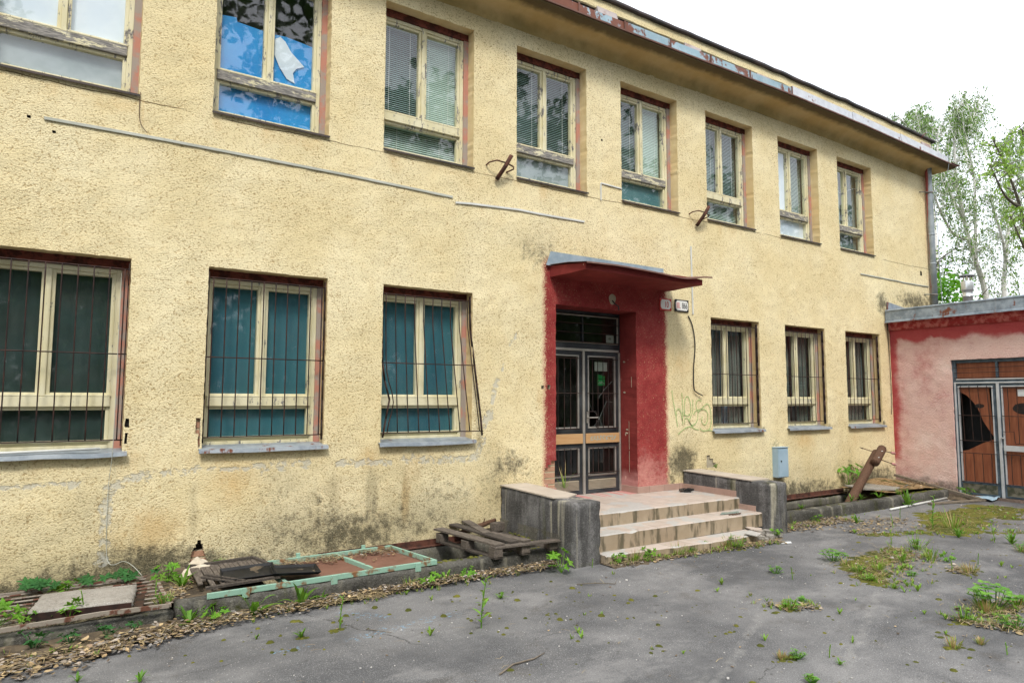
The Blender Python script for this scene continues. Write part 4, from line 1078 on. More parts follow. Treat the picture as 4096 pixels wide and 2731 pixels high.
for s, (a, c) in enumerate(((ym + .024, y1 - .052), (y0 + .04, ym - .024))):
    lf = MB(); w = .06
    bx(lf, a, a + w, z0 + .01, 2.025, .004, .05); bx(lf, c - w * .5, c, z0 + .01, 2.025, .004, .05)
    bx(lf, a + w, c - w * .5, 1.985, 2.025, .005, .05); bx(lf, a + w, c - w * .5, z0 + .01, .085, .005, .05); bx(lf, a + w, c - w * .5, .245, .285, .005, .05)
    for q in (a + w - .006, c - w * .5 - .014): bx(lf, q, q + .02, .285, 1.985, -.004, .03, 1)
    bx(lf, a + w + .014, c - w * .5 - .014, 1.965, 1.985, -.004, .03, 1)
    lf.build('door_leaf', [M['door_blue'], M['white_alu']], ad, bevel=.002)
    A_, C_ = a + w + .01, c - w * .5 - .01
    pn = MB(); xp = xd + .035
    f0 = lambda y, z: (xp, y, z); f1 = lambda y, z: (xp + .008, y, z)
    if s == 0:                                               # broken panel: a big piece is missing
        pn.prism([(A_, 1.09), (A_ + .02, 1.10), (A_ + .06, 1.16), (A_ + .17, 1.36), (A_ + .25, 1.60), (A_ + .33, 1.72), (A_ + .42, 1.82), (C_, 1.885), (C_, 1.975), (A_ + .055, 1.975), (A_ + .035, 1.5)], f0, f1)
        pn.prism([(A_, .28), (C_, .28), (C_, .815), (C_ - .1, .84), (A_ + .2, .97), (A_, 1.055)], f0, f1)
    else:
        pn.prism([(A_, .28), (C_, .28), (C_, 1.975), (A_, 1.975)], f0, f1)
    pan = pn.build('door_panel', M['panel'], ad)
    sm = MB()
    cy_, cz_, ry, rz = ((A_ + .215), 1.63, .075, .038) if s == 0 else (C_ - .34, 1.59, .21, .10)
    sm.prism([(cy_ + ry * math.cos(t) * (1 + .16 * nz(t, s, 0, 3)), cz_ + rz * math.sin(t) * (1 + .35 * nz(t, s, 5, 4))) for t in [k * .31416 for k in range(20)]], lambda y, z: (xp - .0005, y, z), lambda y, z: (xp - .002, y, z))
    sm.build('soot_mark', M['soot'], pan)
    lv = MB(); bx(lv, a + w, c - w * .5, .085, .245, .02, .03)
    for k in range(9): bx(lv, a + w, c - w * .5, .09 + k * .0172, .099 + k * .0172, .008, .022)
    lv.build('vent_louvre', simple('mouldy_louvre', (.26, .24, .18), (.09, .095, .06), 9, .7, lo=.42, hi=.6), ad)
    gr = MB(); xg = xd - .02
    if s == 0:
        for k in range(4):
            y = lerp(a + .12, c - .10, k / 3); dy = -.03 * 0
            gr.tube([(xg, y + .02, 1.985), (xg, y, 1.457), (xg, y - .008, 1.008)], .006, 6); gr.tube([(xg, y, .79), (xg, y, .275)], .006, 6)
        for z in (1.945, 1.457, 1.008, .79, .28): gr.tube([(xg, a + .025, z), (xg, c - .02, z)], .0065, 6)
    else:
        for k in range(4):
            y = lerp(c - .13, a + .12, k / 3)
            gr.tube([(xg, y, 1.945), (xg, y, 1.19 if k == 0 else .99)], .006, 6); gr.tube([(xg, y, .80), (xg, y, .28)], .006, 6)
        gr.tube([(xg, c - .03, 1.19), (xg, c - .19, 1.19), (xg, c - .20, 1.0), (xg, c - .22, .99), (xg, a + .03, .99)], .006, 6)
        for z in (1.945, 1.457, .80, .28): gr.tube([(xg, a + .025, z), (xg, c - .03, z)], .0065, 6)
        bx(gr, c - .64, c - .03, .86, .955, -.03, -.012, 1)
        gr.lathe([(.024, 0), (.024, .02), (.001, .022)], (xg - .01, c - .025, 1.07), 14, 1)
        nt = MB(); bx(nt, C_ - .42, C_ - .22, 1.80, 1.92, .028, .030); nt.build('notice', M['paper'], ad)
    gr.build('door_grille', [M['bars'], M['white_alu']], ad)
b = MB(); b.box(AX + .5, AX + .52, -3.2, -.3, 0, 3.2); b.box(AX + .13, AX + .5, -3.2, -.3, -.05, .03); b.build('dark_room', M['interior_dark'], anx)

# ================================================================== entrance steps
st = thing('entrance_steps', 'tiled entrance steps between two stained concrete cheek walls', 'steps', (0, 0, 0))
def worn_step(name, x0, x1, ya, yb_, z0, z1, seed, edge=None):
    """tread slab with a chipped front edge; front face and top get their own tiles"""
    n = int((x1 - x0) / .04); m = 6; vs = []; fs = []; mi = []
    for i in range(n + 1):
        x = lerp(x0, x1, i / n)
        e = edge(x) if edge else 0
        chip = max(0, nz(x, seed, 0, 5) - .12) * .05
        vs += [(x, ya - e, z0), (x, ya - e + .002 * nz(x, seed, 3, 9), z1 - .012 - chip * .6), (x, ya - e + .010 + chip, z1 - .001), (x, ya - e + .10, z1 + .002 * nz(x, seed, 0, 4)), (x, yb_, z1)]
    for i in range(n):
        for k in range(4):
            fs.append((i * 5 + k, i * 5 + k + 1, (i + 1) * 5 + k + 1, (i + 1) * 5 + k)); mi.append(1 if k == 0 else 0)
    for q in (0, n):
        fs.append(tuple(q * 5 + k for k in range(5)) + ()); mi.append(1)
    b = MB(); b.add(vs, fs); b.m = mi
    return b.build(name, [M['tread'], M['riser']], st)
worn_step('landing', 4.78, 7.586, -1.0, .34, .26, .425, 1)
worn_step('step', 4.78, 7.586, -1.35, -.99, .10, .275, 2)
worn_step('step', 4.78, 7.50, -1.50, -1.34, -.05, .095, 3, lambda x: .13 * smooth(4.8, 6.6, x) - .22 * smooth(7.05, 7.45, x) + .03 * nz(x, 2, 0, 6))
for k, (x0, x1, sd) in enumerate(((4.417, 4.782, 1), (7.586, 7.945, 5))):
    b = MB(); yf = -1.435 if k == 0 else -1.48
    b.rough(x0, x1, yf, -.004, -.3, .655, .035, .006, .034, sd, top=lambda x, y: .03 * (1 + y / 1.45))
    ck = b.build('cheek_wall', M['cheek'], st, True)
    # tile coping, broken away towards the front
    b = MB(); n = 0; y = -.01
    L = .30
    while y - L > yf + .02:
        brk = (y - L * 1.0) < yf + .28 and k == 0
        z = .664 + .03 * (1 + (y - L / 2) / 1.45)
        xa, xb = x0 - .008, x1 + .008
        Mt = Matrix.Translation((0, y, z)) @ Matrix.Rotation(R(1.15 + .5 * nz(y, k, 0, 5)), 4, 'X')
        pts = [(xa, -L + .003, 0), (xb, -L + .003, 0), (xb, -.003, 0), (xa, -.003, 0)]
        if brk: pts = [(xa, -L * .55, 0), (lerp(xa, xb, .4), -L * .8, 0), (xb, -L * .35, 0), (xb, -.003, 0), (xa, -.003, 0)]
        if k == 1 and n == 1: pts = [(xa, -L + .003, 0), (xb, -L + .003, 0), (xb, -.003, 0), (lerp(xa, xb, .8), -.06, 0), (xa, -.003, 0)]
        vs = [Mt @ Vector((p[0], p[1], dz)) for dz in (-.006, .008) for p in pts]; q = len(pts)
        b.add(vs, [tuple(range(q))[::-1], tuple(range(q, 2 * q))] + [(i, (i + 1) % q, q + (i + 1) % q, q + i) for i in range(q)])
        y -= L; n += 1
    b.build('coping', simple('coping_tile', (.41, .355, .29), (.48, .42, .35), 4, .6, 0, .1, 40), ck)
# skirting tiles
b = MB()
b.box(6.69, 7.292, -.014, -.001, .426, .515); b.box(7.292, 7.585, -.012, -.001, .426, .515)
b.box(6.678, 6.689, -.012, .335, .426, .515)
for a, c in ((-.30, -.014), (-.585, -.303), (-.86, -.588)): b.box(7.572, 7.585, a, c, .426, .508)
b.box(7.572, 7.585, -.955, -.863, .34, .505); b.box(7.572, 7.585, -1.26, -.958, .276, .345)
b.build('skirting', M['skirt'], st, bevel=.002)

# ================================================================== kerbs and the light well
def kerb(name, x0, x1, label, seed, ends=0):
    b = MB(); b.rough(x0, x1, -1.135, -.955, -.35, .155, .045, .007, .03, seed, top=lambda x, y: .008 * nz(x, seed, 0, 1.3))
    o = b.build(name, M['concrete'], None, True); tag(o, label, 'kerb'); return o
kerb('concrete_kerb', .76, 4.40, 'long mossy concrete kerb under the rusty grating, green frame and pallet', 3)
kerb('concrete_kerb', 7.95, 13.10, 'mossy concrete kerb in front of the leaning brown post', 8)
b = MB()
for x0, x1 in ((-4, 4.417), (7.945, 13.53)):
    b.add([(x0, -.955, -.9), (x1, -.955, -.9), (x1, 0, -.9), (x0, 0, -.9)], [(0, 1, 2, 3)])
    b.add([(x0, -.96, -.9), (x1, -.96, -.9), (x1, -.96, .0), (x0, -.96, .0)], [(0, 1, 2, 3)])
for x in (4.416, 7.946): b.add([(x, -1.2, -.9), (x, 0, -.9), (x, 0, .3), (x, -1.2, .3)], [(0, 1, 2, 3)])
tag(b.build('ground_pit', M['pitwall']), kind='structure')
b = MB(); b.rough(2.3, 4.41, -.12, -.012, -.12, .075, .06, .01, .02, 4); b.rough(8.0, 11.9, -.10, -.012, -.10, .055, .06, .01, .02, 5)
tag(b.build('terrain_ledge', M['pitwall'], None, True), kind='structure')
for x0, x1, lb in ((2.2, 4.0, 'rusty angle iron along the wall beside the pallet'), (7.96, 11.7, 'rusty angle iron along the wall behind the leaning post')):
    b = MB(); b.box(x0, x1, -.016, -.006, .085, .155); b.box(x0, x1, -.085, -.016, .085, .093)
    tag(b.build('angle_iron', M['rust'], bevel=.002), lb, 'angle iron')
b = MB(); b.rough(-4.0, .755, -1.10, -.955, -.35, .095, .045, .007, .03, 5); tag(b.build('concrete_kerb', M['concrete'], None, True), 'low dark concrete kerb under the front bar of the rusty grating', 'kerb')
# soil filling parts of the well
def soil(name, x0, x1, y0, y1, f, step=.05):
    nx, ny = int((x1 - x0) / step), int((y1 - y0) / step); vs = []; fs = []
    for i in range(nx + 1):
        for j in range(ny + 1):
            x, y = lerp(x0, x1, i / nx), lerp(y0, y1, j / ny); vs.append((x, y, f(x, y)))
    for i in range(nx):
        for j in range(ny): fs.append((i * (ny + 1) + j, (i + 1) * (ny + 1) + j, (i + 1) * (ny + 1) + j + 1, i * (ny + 1) + j + 1))
    return tag(MB().add(vs, fs).build(name, M['dirt'], None, True), kind='stuff')
soil('soil', .38, 1.75, -.955, -.01, lambda x, y: .12 * smooth(.38, .72, x) * 1.0 - .6 * smooth(.62, .38, x) - .5 * smooth(1.5, 1.75, x) + .03 * fbm(x, y, 0, 4) + .05 * smooth(-.35, 0, y) * smooth(1.5, 1.2, x))
soil('soil', 11.3, 13.52, -.955, -.01, lambda x, y: lerp(-.75, .12, smooth(11.3, 12.0, x)) + .035 * fbm(x, y, 0, 3) + .05 * smooth(-.5, 0, y))
soil('soil', -2.2, 4.38, -1.72, -1.10, lambda x, y: .045 * smooth(-1.16 - .42 * smooth(2.0, -1.2, x) - .10 + .09 * nz(x, 0, 0, 2.3), -1.13, y) * 1.0 + .012 * fbm(x, y, 0, 9) - .012, .035)
soil('soil', 4.76, 7.6, -1.82, -1.36, lambda x, y: .03 * smooth(-1.78 + .08 * nz(x, 0, 0, 3), -1.56, y) + .012 * fbm(x, y, 0, 9) - .014, .035)
soil('soil', 12.9, 13.53, -1.6, -.95, lambda x, y: .02 + .03 * fbm(x, y, 0, 4) - .05 * smooth(-1.3, -1.6, y))

# ---- grating with the concrete slab on it
gt = thing('iron_grating', 'rusty bent iron grating lying over the light well', 'grating', (.0, -.6, .17))
def rel(o, p): return (p[0] - o[0], p[1] - o[1], p[2] - o[2])
go = (.0, -.6, .17)
b = MB(); fr = [(-1.9, -1.12, .155), (-.33, -1.12, .150), (.26, -1.135, .168), (.71, -1.14, .155)]
for a, c in zip(fr, fr[1:]): b.bar(rel(go, a), rel(go, c), .022, .030)
b.bar(rel(go, (.71, -1.14, .155)), rel(go, (.71, -.38, .148)), .03, .022); b.bar(rel(go, (.70, -.06, .14)), rel(go, (-1.9, -.06, .14)), .022, .028)
b.build('grating_frame', M['grate'], gt)
b = MB()
for k in range(9):
    y = lerp(-1.04, -.12, k / 8)
    b.tube([rel(go, (x, y + .012 * nz(x, y, 0, 2), .140 + .006 * nz(x, y, 4, 2))) for x in (-1.9, -1.2, -.6, -.1, .3, .69)], .0085, 6)
for x in (-1.3, -.42, -.12, .40): b.bar(rel(go, (x, -1.11, .125)), rel(go, (x, -.07, .125)), .02, .012)
b.build('grating_bar', M['grate'], gt)
b = MB()
so = Vector((.185, -.745, .153))
Mx = Matrix.Translation(so) @ Matrix.Rotation(R(-7), 4, 'Z') @ Matrix.Rotation(R(-1.5), 4, 'X')
b.rough(-.335, .325, -.29, .27, 0.0, .058, .03, .003, .022, 6, M=Mx)
sl = b.build('concrete_slab', [M['slab']], None, True)
tag(sl, 'grey concrete slab with a chipped corner lying on the rusty grating', 'slab')
b = MB()
for a, c in (((-.37, -.342), (.36, -.342)),):
    b.box(-.345, .315, -.305, -.294, -.008, .042, 0, Mx); b.box(-.37, -.338, -.29, .22, -.008, .006, 0, Mx); b.box(.33, .39, -.27, .16, -.008, .0, 0, Mx)
b.build('slab_edge_iron', M['bars'], sl)

# ---- green framed metal panel over the well
gp = thing('metal_panel', 'pale green rusty metal frame with brown sheets lying across the kerb', 'metal frame', (2.0, -.65, .17))
o = (2.0, -.65, .17)
c1, c2, c3, c4 = (.99, -1.115, .176), (2.995, -1.105, .182), (2.915, -.20, .165), (.93, -.20, .155)
b = MB()
b.bar(rel(o, c1), rel(o, c2), .024, .045, ext=.011); b.bar(rel(o, c2), rel(o, c3), .024, .044); b.bar(rel(o, c3), rel(o, (1.60, -.215, .163)), .024, .044)
b.bar(rel(o, (2.415, -1.10, .17)), rel(o, (2.325, -.21, .15)), .03, .045); b.bar(rel(o, (1.62, -1.10, .163)), rel(o, (1.58, -.22, .148)), .03, .04)
for x in (1.27, 2.0, 2.80): b.box(x - o[0] - .028, x - o[0] + .028, -1.137 - o[1], -1.12 - o[1], -.045, .034)
for x in (2.62, 1.95): b.box(x - o[0] - .02, x - o[0] + .02, -.20 - o[1], -.18 - o[1], -.05, .05)
b.build('frame', M['green'], gp, bevel=.003)
b = MB()
b.add([rel(o, p) for p in ((1.63, -1.10, .150), (2.40, -1.095, .153), (2.32, -.215, .135), (1.59, -.22, .13))], [(0, 1, 2, 3)])
b.add([rel(o, p) for p in ((2.43, -1.095, .152), (2.985, -1.095, .155), (2.905, -.215, .135), (2.345, -.215, .133))], [(0, 1, 2, 3)])
s_ = b.build('sheet', M['brown_sheet'], gp); md = s_.modifiers.new('t', 'SOLIDIFY'); md.thickness = .004
# wooden lattice in its first bay
lt = thing('wooden_slat_panel', 'broken grey wooden slat panel lying in the end of the green frame', 'slat panel', (1.27, -.55, .17))
o = (1.27, -.55, .17); b = MB(); r_ = random.Random(3)
for k in range(15):
    x = .98 + k * .041; ln = .80 if k > 4 else .55 + .3 * r_.random()
    y1_ = -.12 - (0 if k > 2 else .1 * r_.random())
    b.bar(rel(o, (x, y1_ - ln + .02 * r_.random(), .192 + .006 * r_.random())), rel(o, (x + .02, y1_, .188 + .006 * r_.random())), .036, .012)
b.build('slat', M['oldwood'], lt)
b = MB()
for a, c, w_, h_ in (((.95, -.13, .205), (1.55, -.10, .21), .045, .022), ((1.55, -.10, .208), (1.66, -.62, .20), .035, .02), ((.99, -.98, .206), (1.58, -.95, .208), .045, .018), ((1.02, -.60, .208), (1.22, -.93, .212), .03, .012), ((1.06, -.55, .212), (1.30, -.92, .21), .028, .012)):
    b.bar(rel(o, a), rel(o, c), w_, h_)
b.build('rail', M['oldwood2'], lt)
for k, (cx, cy, w_, d_, rz, tl, lb) in enumerate(((1.375, -.70, .40, .33, -8, 3, 'black plastic tray holding dirt on the wooden slats'), (1.745, -.83, .36, .33, -10, -2, 'black plastic tray lying on the brown sheet'))):
    t = thing('plastic_tray', lb, 'tray', (cx, cy, .207), R(rz))
    t.rotation_euler = (R(tl), R(3 if k else -2), R(rz))
    b = MB(); h = .024
    b.box(-w_ / 2, w_ / 2, -d_ / 2, d_ / 2, 0, .004)
    for sx in (-1, 1): b.add([(sx * w_ / 2, -d_ / 2, 0), (sx * w_ / 2, d_ / 2, 0), (sx * (w_ / 2 + .02), d_ / 2 + .02, h), (sx * (w_ / 2 + .02), -d_ / 2 - .02, h)], [(0, 1, 2, 3)])
    for sy in (-1, 1): b.add([(-w_ / 2, sy * d_ / 2, 0), (w_ / 2, sy * d_ / 2, 0), (w_ / 2 + .02, sy * (d_ / 2 + .02), h), (-w_ / 2 - .02, sy * (d_ / 2 + .02), h)], [(0, 1, 2, 3)])
    s_ = b.build('tray_body', M['tray'], t); md = s_.modifiers.new('t', 'SOLIDIFY'); md.thickness = .004
    b = MB(); vs = []; n = 10
    for i in range(n + 1):
        for j in range(n + 1):
            x, y = (i / n - .5) * w_ * .9, (j / n - .5) * d_ * .9; vs.append((x, y, -.004 + .022 * max(.0, fbm(x + k, y, 0, 7) + .25) * smooth(-.02, .14, .5 * y + x)))
    b.add(vs, [(i * (n + 1) + j, (i + 1) * (n + 1) + j, (i + 1) * (n + 1) + j + 1, i * (n + 1) + j + 1) for i in range(n) for j in range(n)])
    b.build('tray_dirt', M['dirt'], t, True)

# ---- crumbled plaster below the hole in the wall
b = MB(); vs = []; fs = []
for i in range(9):
    for j in range(13):
        u, v = i / 8, j / 12 - .5; x = 1.07 + v * (.09 + .30 * u); y = -.012 - .26 * u; vs.append((x, y, .258 - .07 * u - .02 * u * u - abs(v) * .05 + .012 * fbm(x, y, 0, 14)))
b.add(vs, [(i * 13 + j, i * 13 + j + 1, (i + 1) * 13 + j + 1, (i + 1) * 13 + j) for i in range(8) for j in range(12)])
tag(b.build('plaster_heap', M['pebble_pale'], None, True), 'pale heap of crumbled plaster under the brick hole in the wall', 'plaster heap')
# ---- pallet
pt = thing('broken_pallet', 'broken grey wooden pallet with loose boards beside the left cheek wall', 'pallet', (3.98, -.68, .145), R(-3))
PM = Matrix.Translation((3.98, -.68, .145)) @ Matrix.Rotation(R(-3), 4, 'Z'); PI_ = PM.inverted()
def W(x, y, z): return tuple(PI_ @ Vector((x, y, z)))
for xb, xf in ((3.53, 3.655), (3.93, 3.985), (4.315, 4.335)):
    b = MB(); b.bar(W(xb, -.14, .154), W(xf, -1.19, .154), .10, .02); b.build('runner', M['oldwood2'], pt, bevel=.002)
    for q in (.05, .50, .95):
        if xb > 4 and q < .9: continue
        if xb > 3.7 and q < .1: continue
        x, y = lerp(xb, xf, q), lerp(-.14, -1.19, q)
        b = MB(); p = Vector(W(x, y, .164)); b.box(p.x - .05, p.x + .05, p.y - .06, p.y + .06, p.z, p.z + .08)
        b.build('block', M['oldwood'], pt, bevel=.003)
b = MB(); b.bar(W(3.60, -1.15, .255), W(4.385, -1.20, .252), .10, .02); b.build('cross_board', M['oldwood'], pt, bevel=.002)
for a, c, mat, w_ in (((3.535, -.09, .278), (3.68, -1.17, .276), 'oldwood', .125), ((3.775, .0, .290), (3.87, -1.14, .278), 'oldwood2', .11), ((3.93, -.02, .315), (3.83, -.67, .292), 'oldwood', .10), ((3.88, -.62, .282), (4.02, -1.16, .276), 'oldwood', .115)):
    b = MB(); b.bar(W(*a), W(*c), w_, .02); b.build('deck_board', M[mat], pt, bevel=.002)
b = MB(); b.rough(-.075, .075, -.05, .05, 0, .095, .025, .002, .008, 2, M=Matrix.Translation((4.24, -.22, .205)) @ Matrix.Rotation(R(8), 4, 'Z'))
tag(b.build('wood_block', M['oldwood'], None), 'square grey wood block standing against the left cheek wall', 'wood block')
b = MB(); b.bar((4.28, -.50, .165), (4.22, -.03, .195), .14, .02); tag(b.build('loose_board', M['oldwood2'], bevel=.002), 'mossy loose board under the square wood block', 'board')
b = MB(); b.tube([(3.75, -.10, .20), (3.95, -.13, .235), (4.12, -.10, .265), (4.28, -.12, .31)], [.02, .032, .03, .022], 7); b.tube([(4.12, -.10, .27), (4.13, -.12, .34)], .006, 5)
tag(b.build('rotten_branch', M['post'], None, True), 'rotten reddish timber stub lying behind the wood block', 'timber stub')

# ---- leaning post with a second short log and insulator pins
ps = thing('timber_post', 'brown wooden post leaning out of the light well against the wall corner', 'post', (10.55, -.72, -.05))
o = Vector((10.55, -.72, -.05)); tip = Vector((12.03, -.46, .80)); dr_ = (tip - o).normalized()
b = MB(); b.tube([tuple(dr_ * t) for t in (-.35, .3, .8, 1.3, 1.72)], [.075, .075, .073, .073, .072], 20)
for t, a in ((.5, .9), (.9, 1.2), (1.15, .7)):
    c = dr_ * t; b.tube([c + Vector((0, -.07, .03)), c + Vector((0, -.085, .035))], .008, 6)
b.build('pole', M['post'], ps, True, bevel=.004)
off = Vector((-.05, -.115, .06))
b = MB(); b.tube([tuple(dr_ * t + off) for t in (1.30, 1.32, 1.75, 1.77)], [.068, .074, .074, .068], 20); sh = b.build('short_log', M['post'], ps, True)
b = MB()
for t in (1.42, 1.62):
    c = dr_ * t + off + Vector((-.03, -.055, .035)); b.lathe([(.018, 0), (.016, .006), (.001, .008)], c, 12)
b.build('bolt_head', M['enamel'], ps)
b = MB()
for t, ln in ((1.70, .30), (1.45, .42)):
    c = dr_ * t + off; q = Vector((.75, -.55, -.33)).normalized() if t < 1.6 else Vector((.85, -.45, -.2)).normalized()
    b.tube([c, c + q * (ln * .62)], .008, 6); e = c + q * ln * .62
    b.tube([e, e + q * .025, e + q * .03, e + q * .06, e + q * .065, e + q * .085], [.018, .026, .02, .027, .015, .010], 12, 1)
c = dr_ * 1.72; b.tube([c, c + Vector((-.28, .12, .09))], .007, 6); b.tube([c + Vector((-.25, .107, .08)), c + Vector((-.31, .133, .10))], [.013, .002], 6)
b.build('insulator_pin', [M['rust'], M['insul']], ps, True)

# ---- plywood, planks, pipe by the annex
def sheet(name, poly, zf, th, mat, label, cat):
    n = len(poly); b = MB()
    b.prism(poly, lambda x, y: (x, y, zf(x, y)), lambda x, y: (x, y, zf(x, y) + th)); return tag(b.build(name, M[mat]), label, cat)
def grid_sheet(name, x0, x1, y0, y1, zf, mat, label, cat, th=.012, skew=0.0):
    nx, ny = 26, 14; vs = []; fs = []
    for i in range(nx + 1):
        for j in range(ny + 1):
            x, y = lerp(x0, x1, i / nx), lerp(y0, y1, j / ny); vs.append((x + skew * (y - y0) + .03 * nz(x, y, 0, 3), y + .03 * nz(x, y, 5, 3), zf(x, y)))
    for i in range(nx):
        for j in range(ny): fs.append((i * (ny + 1) + j, (i + 1) * (ny + 1) + j, (i + 1) * (ny + 1) + j + 1, i * (ny + 1) + j + 1))
    o_ = MB().add(vs, fs).build(name, M[mat], None, True); md = o_.modifiers.new('t', 'SOLIDIFY'); md.thickness = th
    return tag(o_, label, cat)
grid_sheet('plywood_sheet', 11.45, 13.35, -.92, -.08, lambda x, y: .20 + .07 * smooth(-.8, -.1, y) * smooth(11.6, 12.6, x) - .05 * smooth(12.7, 13.3, x) + .02 * fbm(x, y, 0, 2.5), 'ply', 'rotting mossy plywood sheet lying behind the leaning post', 'plywood')
sheet('broken_board', [(11.30, -.60), (11.42, -.20), (12.05, -.25), (12.1, -.80), (11.75, -.9)], lambda x, y: .215 + .02 * (y + .5), .02, 'slab', 'pale grey broken board under the leaning post', 'board')
b = MB(); b.bar((13.30, -.10, .30), (13.16, -1.62, .03), .07, .045); tag(b.build('timber_batten', M['plank'], bevel=.003), 'grey timber batten leaning across the kerb end at the annex', 'batten')
b = MB(); b.bar((12.0, -1.32, .022), (13.25, -1.62, .022), .075, .03); tag(b.build('timber_plank', M['plank'], bevel=.003), 'grey plank lying flat on the ground by the annex door', 'plank')
b = MB(); b.tube([(10.84, -1.28, .022), (11.8, -1.22, .02), (12.93, -1.165, .024)], .017, 10); tag(b.build('plastic_pipe', M['white'], None, True), 'thin white plastic pipe lying on the ground along the kerb', 'pipe')
grid_sheet('crumpled_sheet', 13.2, 13.62, -1.75, -1.45, lambda x, y: .05 + .03 * fbm(x, y, 0, 6), 'cabinet', 'crumpled pale blue plastic sheet at the annex doorstep', 'plastic sheet', .003, .3)

# ---- small things on the steps
b = MB(); r_ = random.Random(4)
for k in range(9):
    x, y = 7.30 + .16 * r_.random() * 1.6, -.30 + .14 * r_.random(); a = r_.random() * 6
    Mx = Matrix.Translation((x, y, .435 + .012 * k * .3)) @ Matrix.Rotation(a, 4, 'Z') @ Matrix.Rotation(.3 * r_.uniform(-1, 1), 4, 'X')
    b.box(-.05 - .03 * r_.random(), .05, -.02, .025, -.004, .006, k % 2, Mx)
tag(b.build('rubbish_heap', [M['black'], M['oldwood2']]), 'small heap of dark rubbish on the landing by the wall', 'rubbish')
b = MB(); b.prism([(6.95, -1.20), (7.28, -1.24), (7.34, -1.17), (7.08, -1.12)], lambda x, y: (x, y, .283), lambda x, y: (x, y, .289)); tag(b.build('glass_shard', simple('pale_glass', (.25, .32, .29), None, rough=.15)), 'flat greenish glass shard on the middle step', 'glass shard')
b = MB()
for k in range(5):
    x, y = 7.02 + .04 * k, -1.28 - .02 * (k % 2); b.tube([(x, y, .285), (x + .05, y - .02, .295), (x + .08, y + .015, .285)], .006, 5)
tag(b.build('twig_scraps', M['post']), 'little brown twig scraps beside the glass shard', 'twigs')
for k, (x, y, a, lb) in enumerate(((7.05, -1.62, .4, 'loose broken tile on the crumbled end of the bottom step'), (7.30, -1.42, 1.1, 'tilted broken tile beside the right cheek wall'))):
    b = MB(); Mx = Matrix.Translation((x, y, .105)) @ Matrix.Rotation(a, 4, 'Z') @ Matrix.Rotation(.12, 4, 'X'); b.box(-.12, .10, -.07, .08, 0, .012, 0, Mx); tag(b.build('broken_tile', M['tread'], bevel=.002), lb, 'tile')
b = MB()
for k in range(26):
    x, y = 7.2 + .36 * r_.random(), -1.64 + .28 * r_.random(); s = .02 + .045 * r_.random()
    b.rough(-s, s, -s * .7, s * .7, 0, s * 1.1, s * .8, s * .15, s * .3, k, 0, Matrix.Translation((x, y, -.005 + .05 * max(0, x - 7.2))) @ Matrix.Rotation(r_.random() * 6, 4, 'Z'))
tag(b.build('rubble', M['slab'], None), kind='stuff')
b = MB(); b.prism([(7.25, -1.86), (7.40, -1.90), (7.46, -1.84), (7.34, -1.80)], lambda x, y: (x, y, .004), lambda x, y: (x, y, .008)); tag(b.build('paper_scrap', M['paper']), 'white paper scrap on the asphalt before the right cheek wall', 'paper scrap')

# ================================================================== things fixed to the facade
def plate(name, label, x0, x1, z0, z1, rim, body):
    t = thing(name, label, 'sign', ((x0 + x1) / 2, -.008, (z0 + z1) / 2))
    w, h = (x1 - x0) / 2, (z1 - z0) / 2
    b = MB(); b.box(-w, w, -.010, 0, -h, h); b.build('plate', M[rim], t, bevel=.004)
    c = .030; i = .018
    oc = [(-w + i + c, -h + i), (w - i - c, -h + i), (w - i, -h + i + c), (w - i, h - i - c), (w - i - c, h - i), (-w + i + c, h - i), (-w + i, h - i - c), (-w + i, -h + i + c)]
    b = MB(); b.prism(oc, lambda x, z: (x, -.0105, z), lambda x, z: (x, -.0125, z)); b.build('field', M['enamel'], t)
    for body_, mat, size, x, sx in body: text(body_, size, M[mat], (x, -.0132, -.004), R(90), t, 'number', sx, extr=.0004, off=.0016)
plate('house_number_sign', 'red-rimmed white enamel sign reading 10 at the edge of the red doorway', 7.155, 7.398, 3.035, 3.212, 'enamel_red', [('10', 'enamel_red', .125, .015, .72)])
plate('registration_sign', 'black-rimmed white enamel sign reading III.866 beside the doorway', 7.47, 7.765, 3.040, 3.222, 'enamel_black', [('III.', 'enamel_red', .125, -.075, .72), ('866', 'enamel_black', .125, .058, .62)])
cb = thing('meter_cabinet', 'pale blue sheet-metal meter cabinet on the wall', 'cabinet', (9.83, 0, .71))
b = MB(); b.box(-.13, .13, -.115, -.001, -.245, .235); b.build('cabinet_body', M['cabinet'], cb, bevel=.004)
b = MB(); b.box(-.122, .122, -.123, -.116, -.235, .205); b.tube([(-.07, -.122, .02), (-.07, -.135, .02)], .012, 10, 1); b.box(-.136, .136, -.128, -.001, .236, .246); b.build('cabinet_door', [M['cabinet'], M['black']], cb, bevel=.002)
for k, (x, z, s, lb) in enumerate(((4.40, 4.62, 1, 'rusty flag holder between the third and fourth upper windows'), (8.04, 4.56, .98, 'rusty flag holder left of the sixth upper window'))):
    t = thing('flag_holder', lb, 'flag holder', (x, 0, z), group='flag holders')
    b = MB(); b.tube([(-.075, -.03, -.16), (.0, -.115, .0), (.055, -.17, .135)], .026, 12); b.build('socket', M['rust'], t, True)
    b = MB(); b.tube([(-.21, 0, .01), (-.20, -.06, .03), (-.12, -.11, .055), (.0, -.13, .04), (.12, -.11, .02), (.16, -.06, .01), (.085, 0, -.03)], .0095, 8); b.build('bracket', M['rust'], t, True)
def trunk(name, pts, label, mat='offwhite', w=.022):
    b = MB()
    for a, c in zip(pts, pts[1:]): b.bar((a[0], -.009, a[1]), (c[0], -.009, c[1]), .012, w, up=(0, 0, 1) if abs(a[0] - c[0]) > abs(a[1] - c[1]) else (1, 0, 0))
    return tag(b.build(name, M[mat], bevel=.002), label, 'cable trunking')
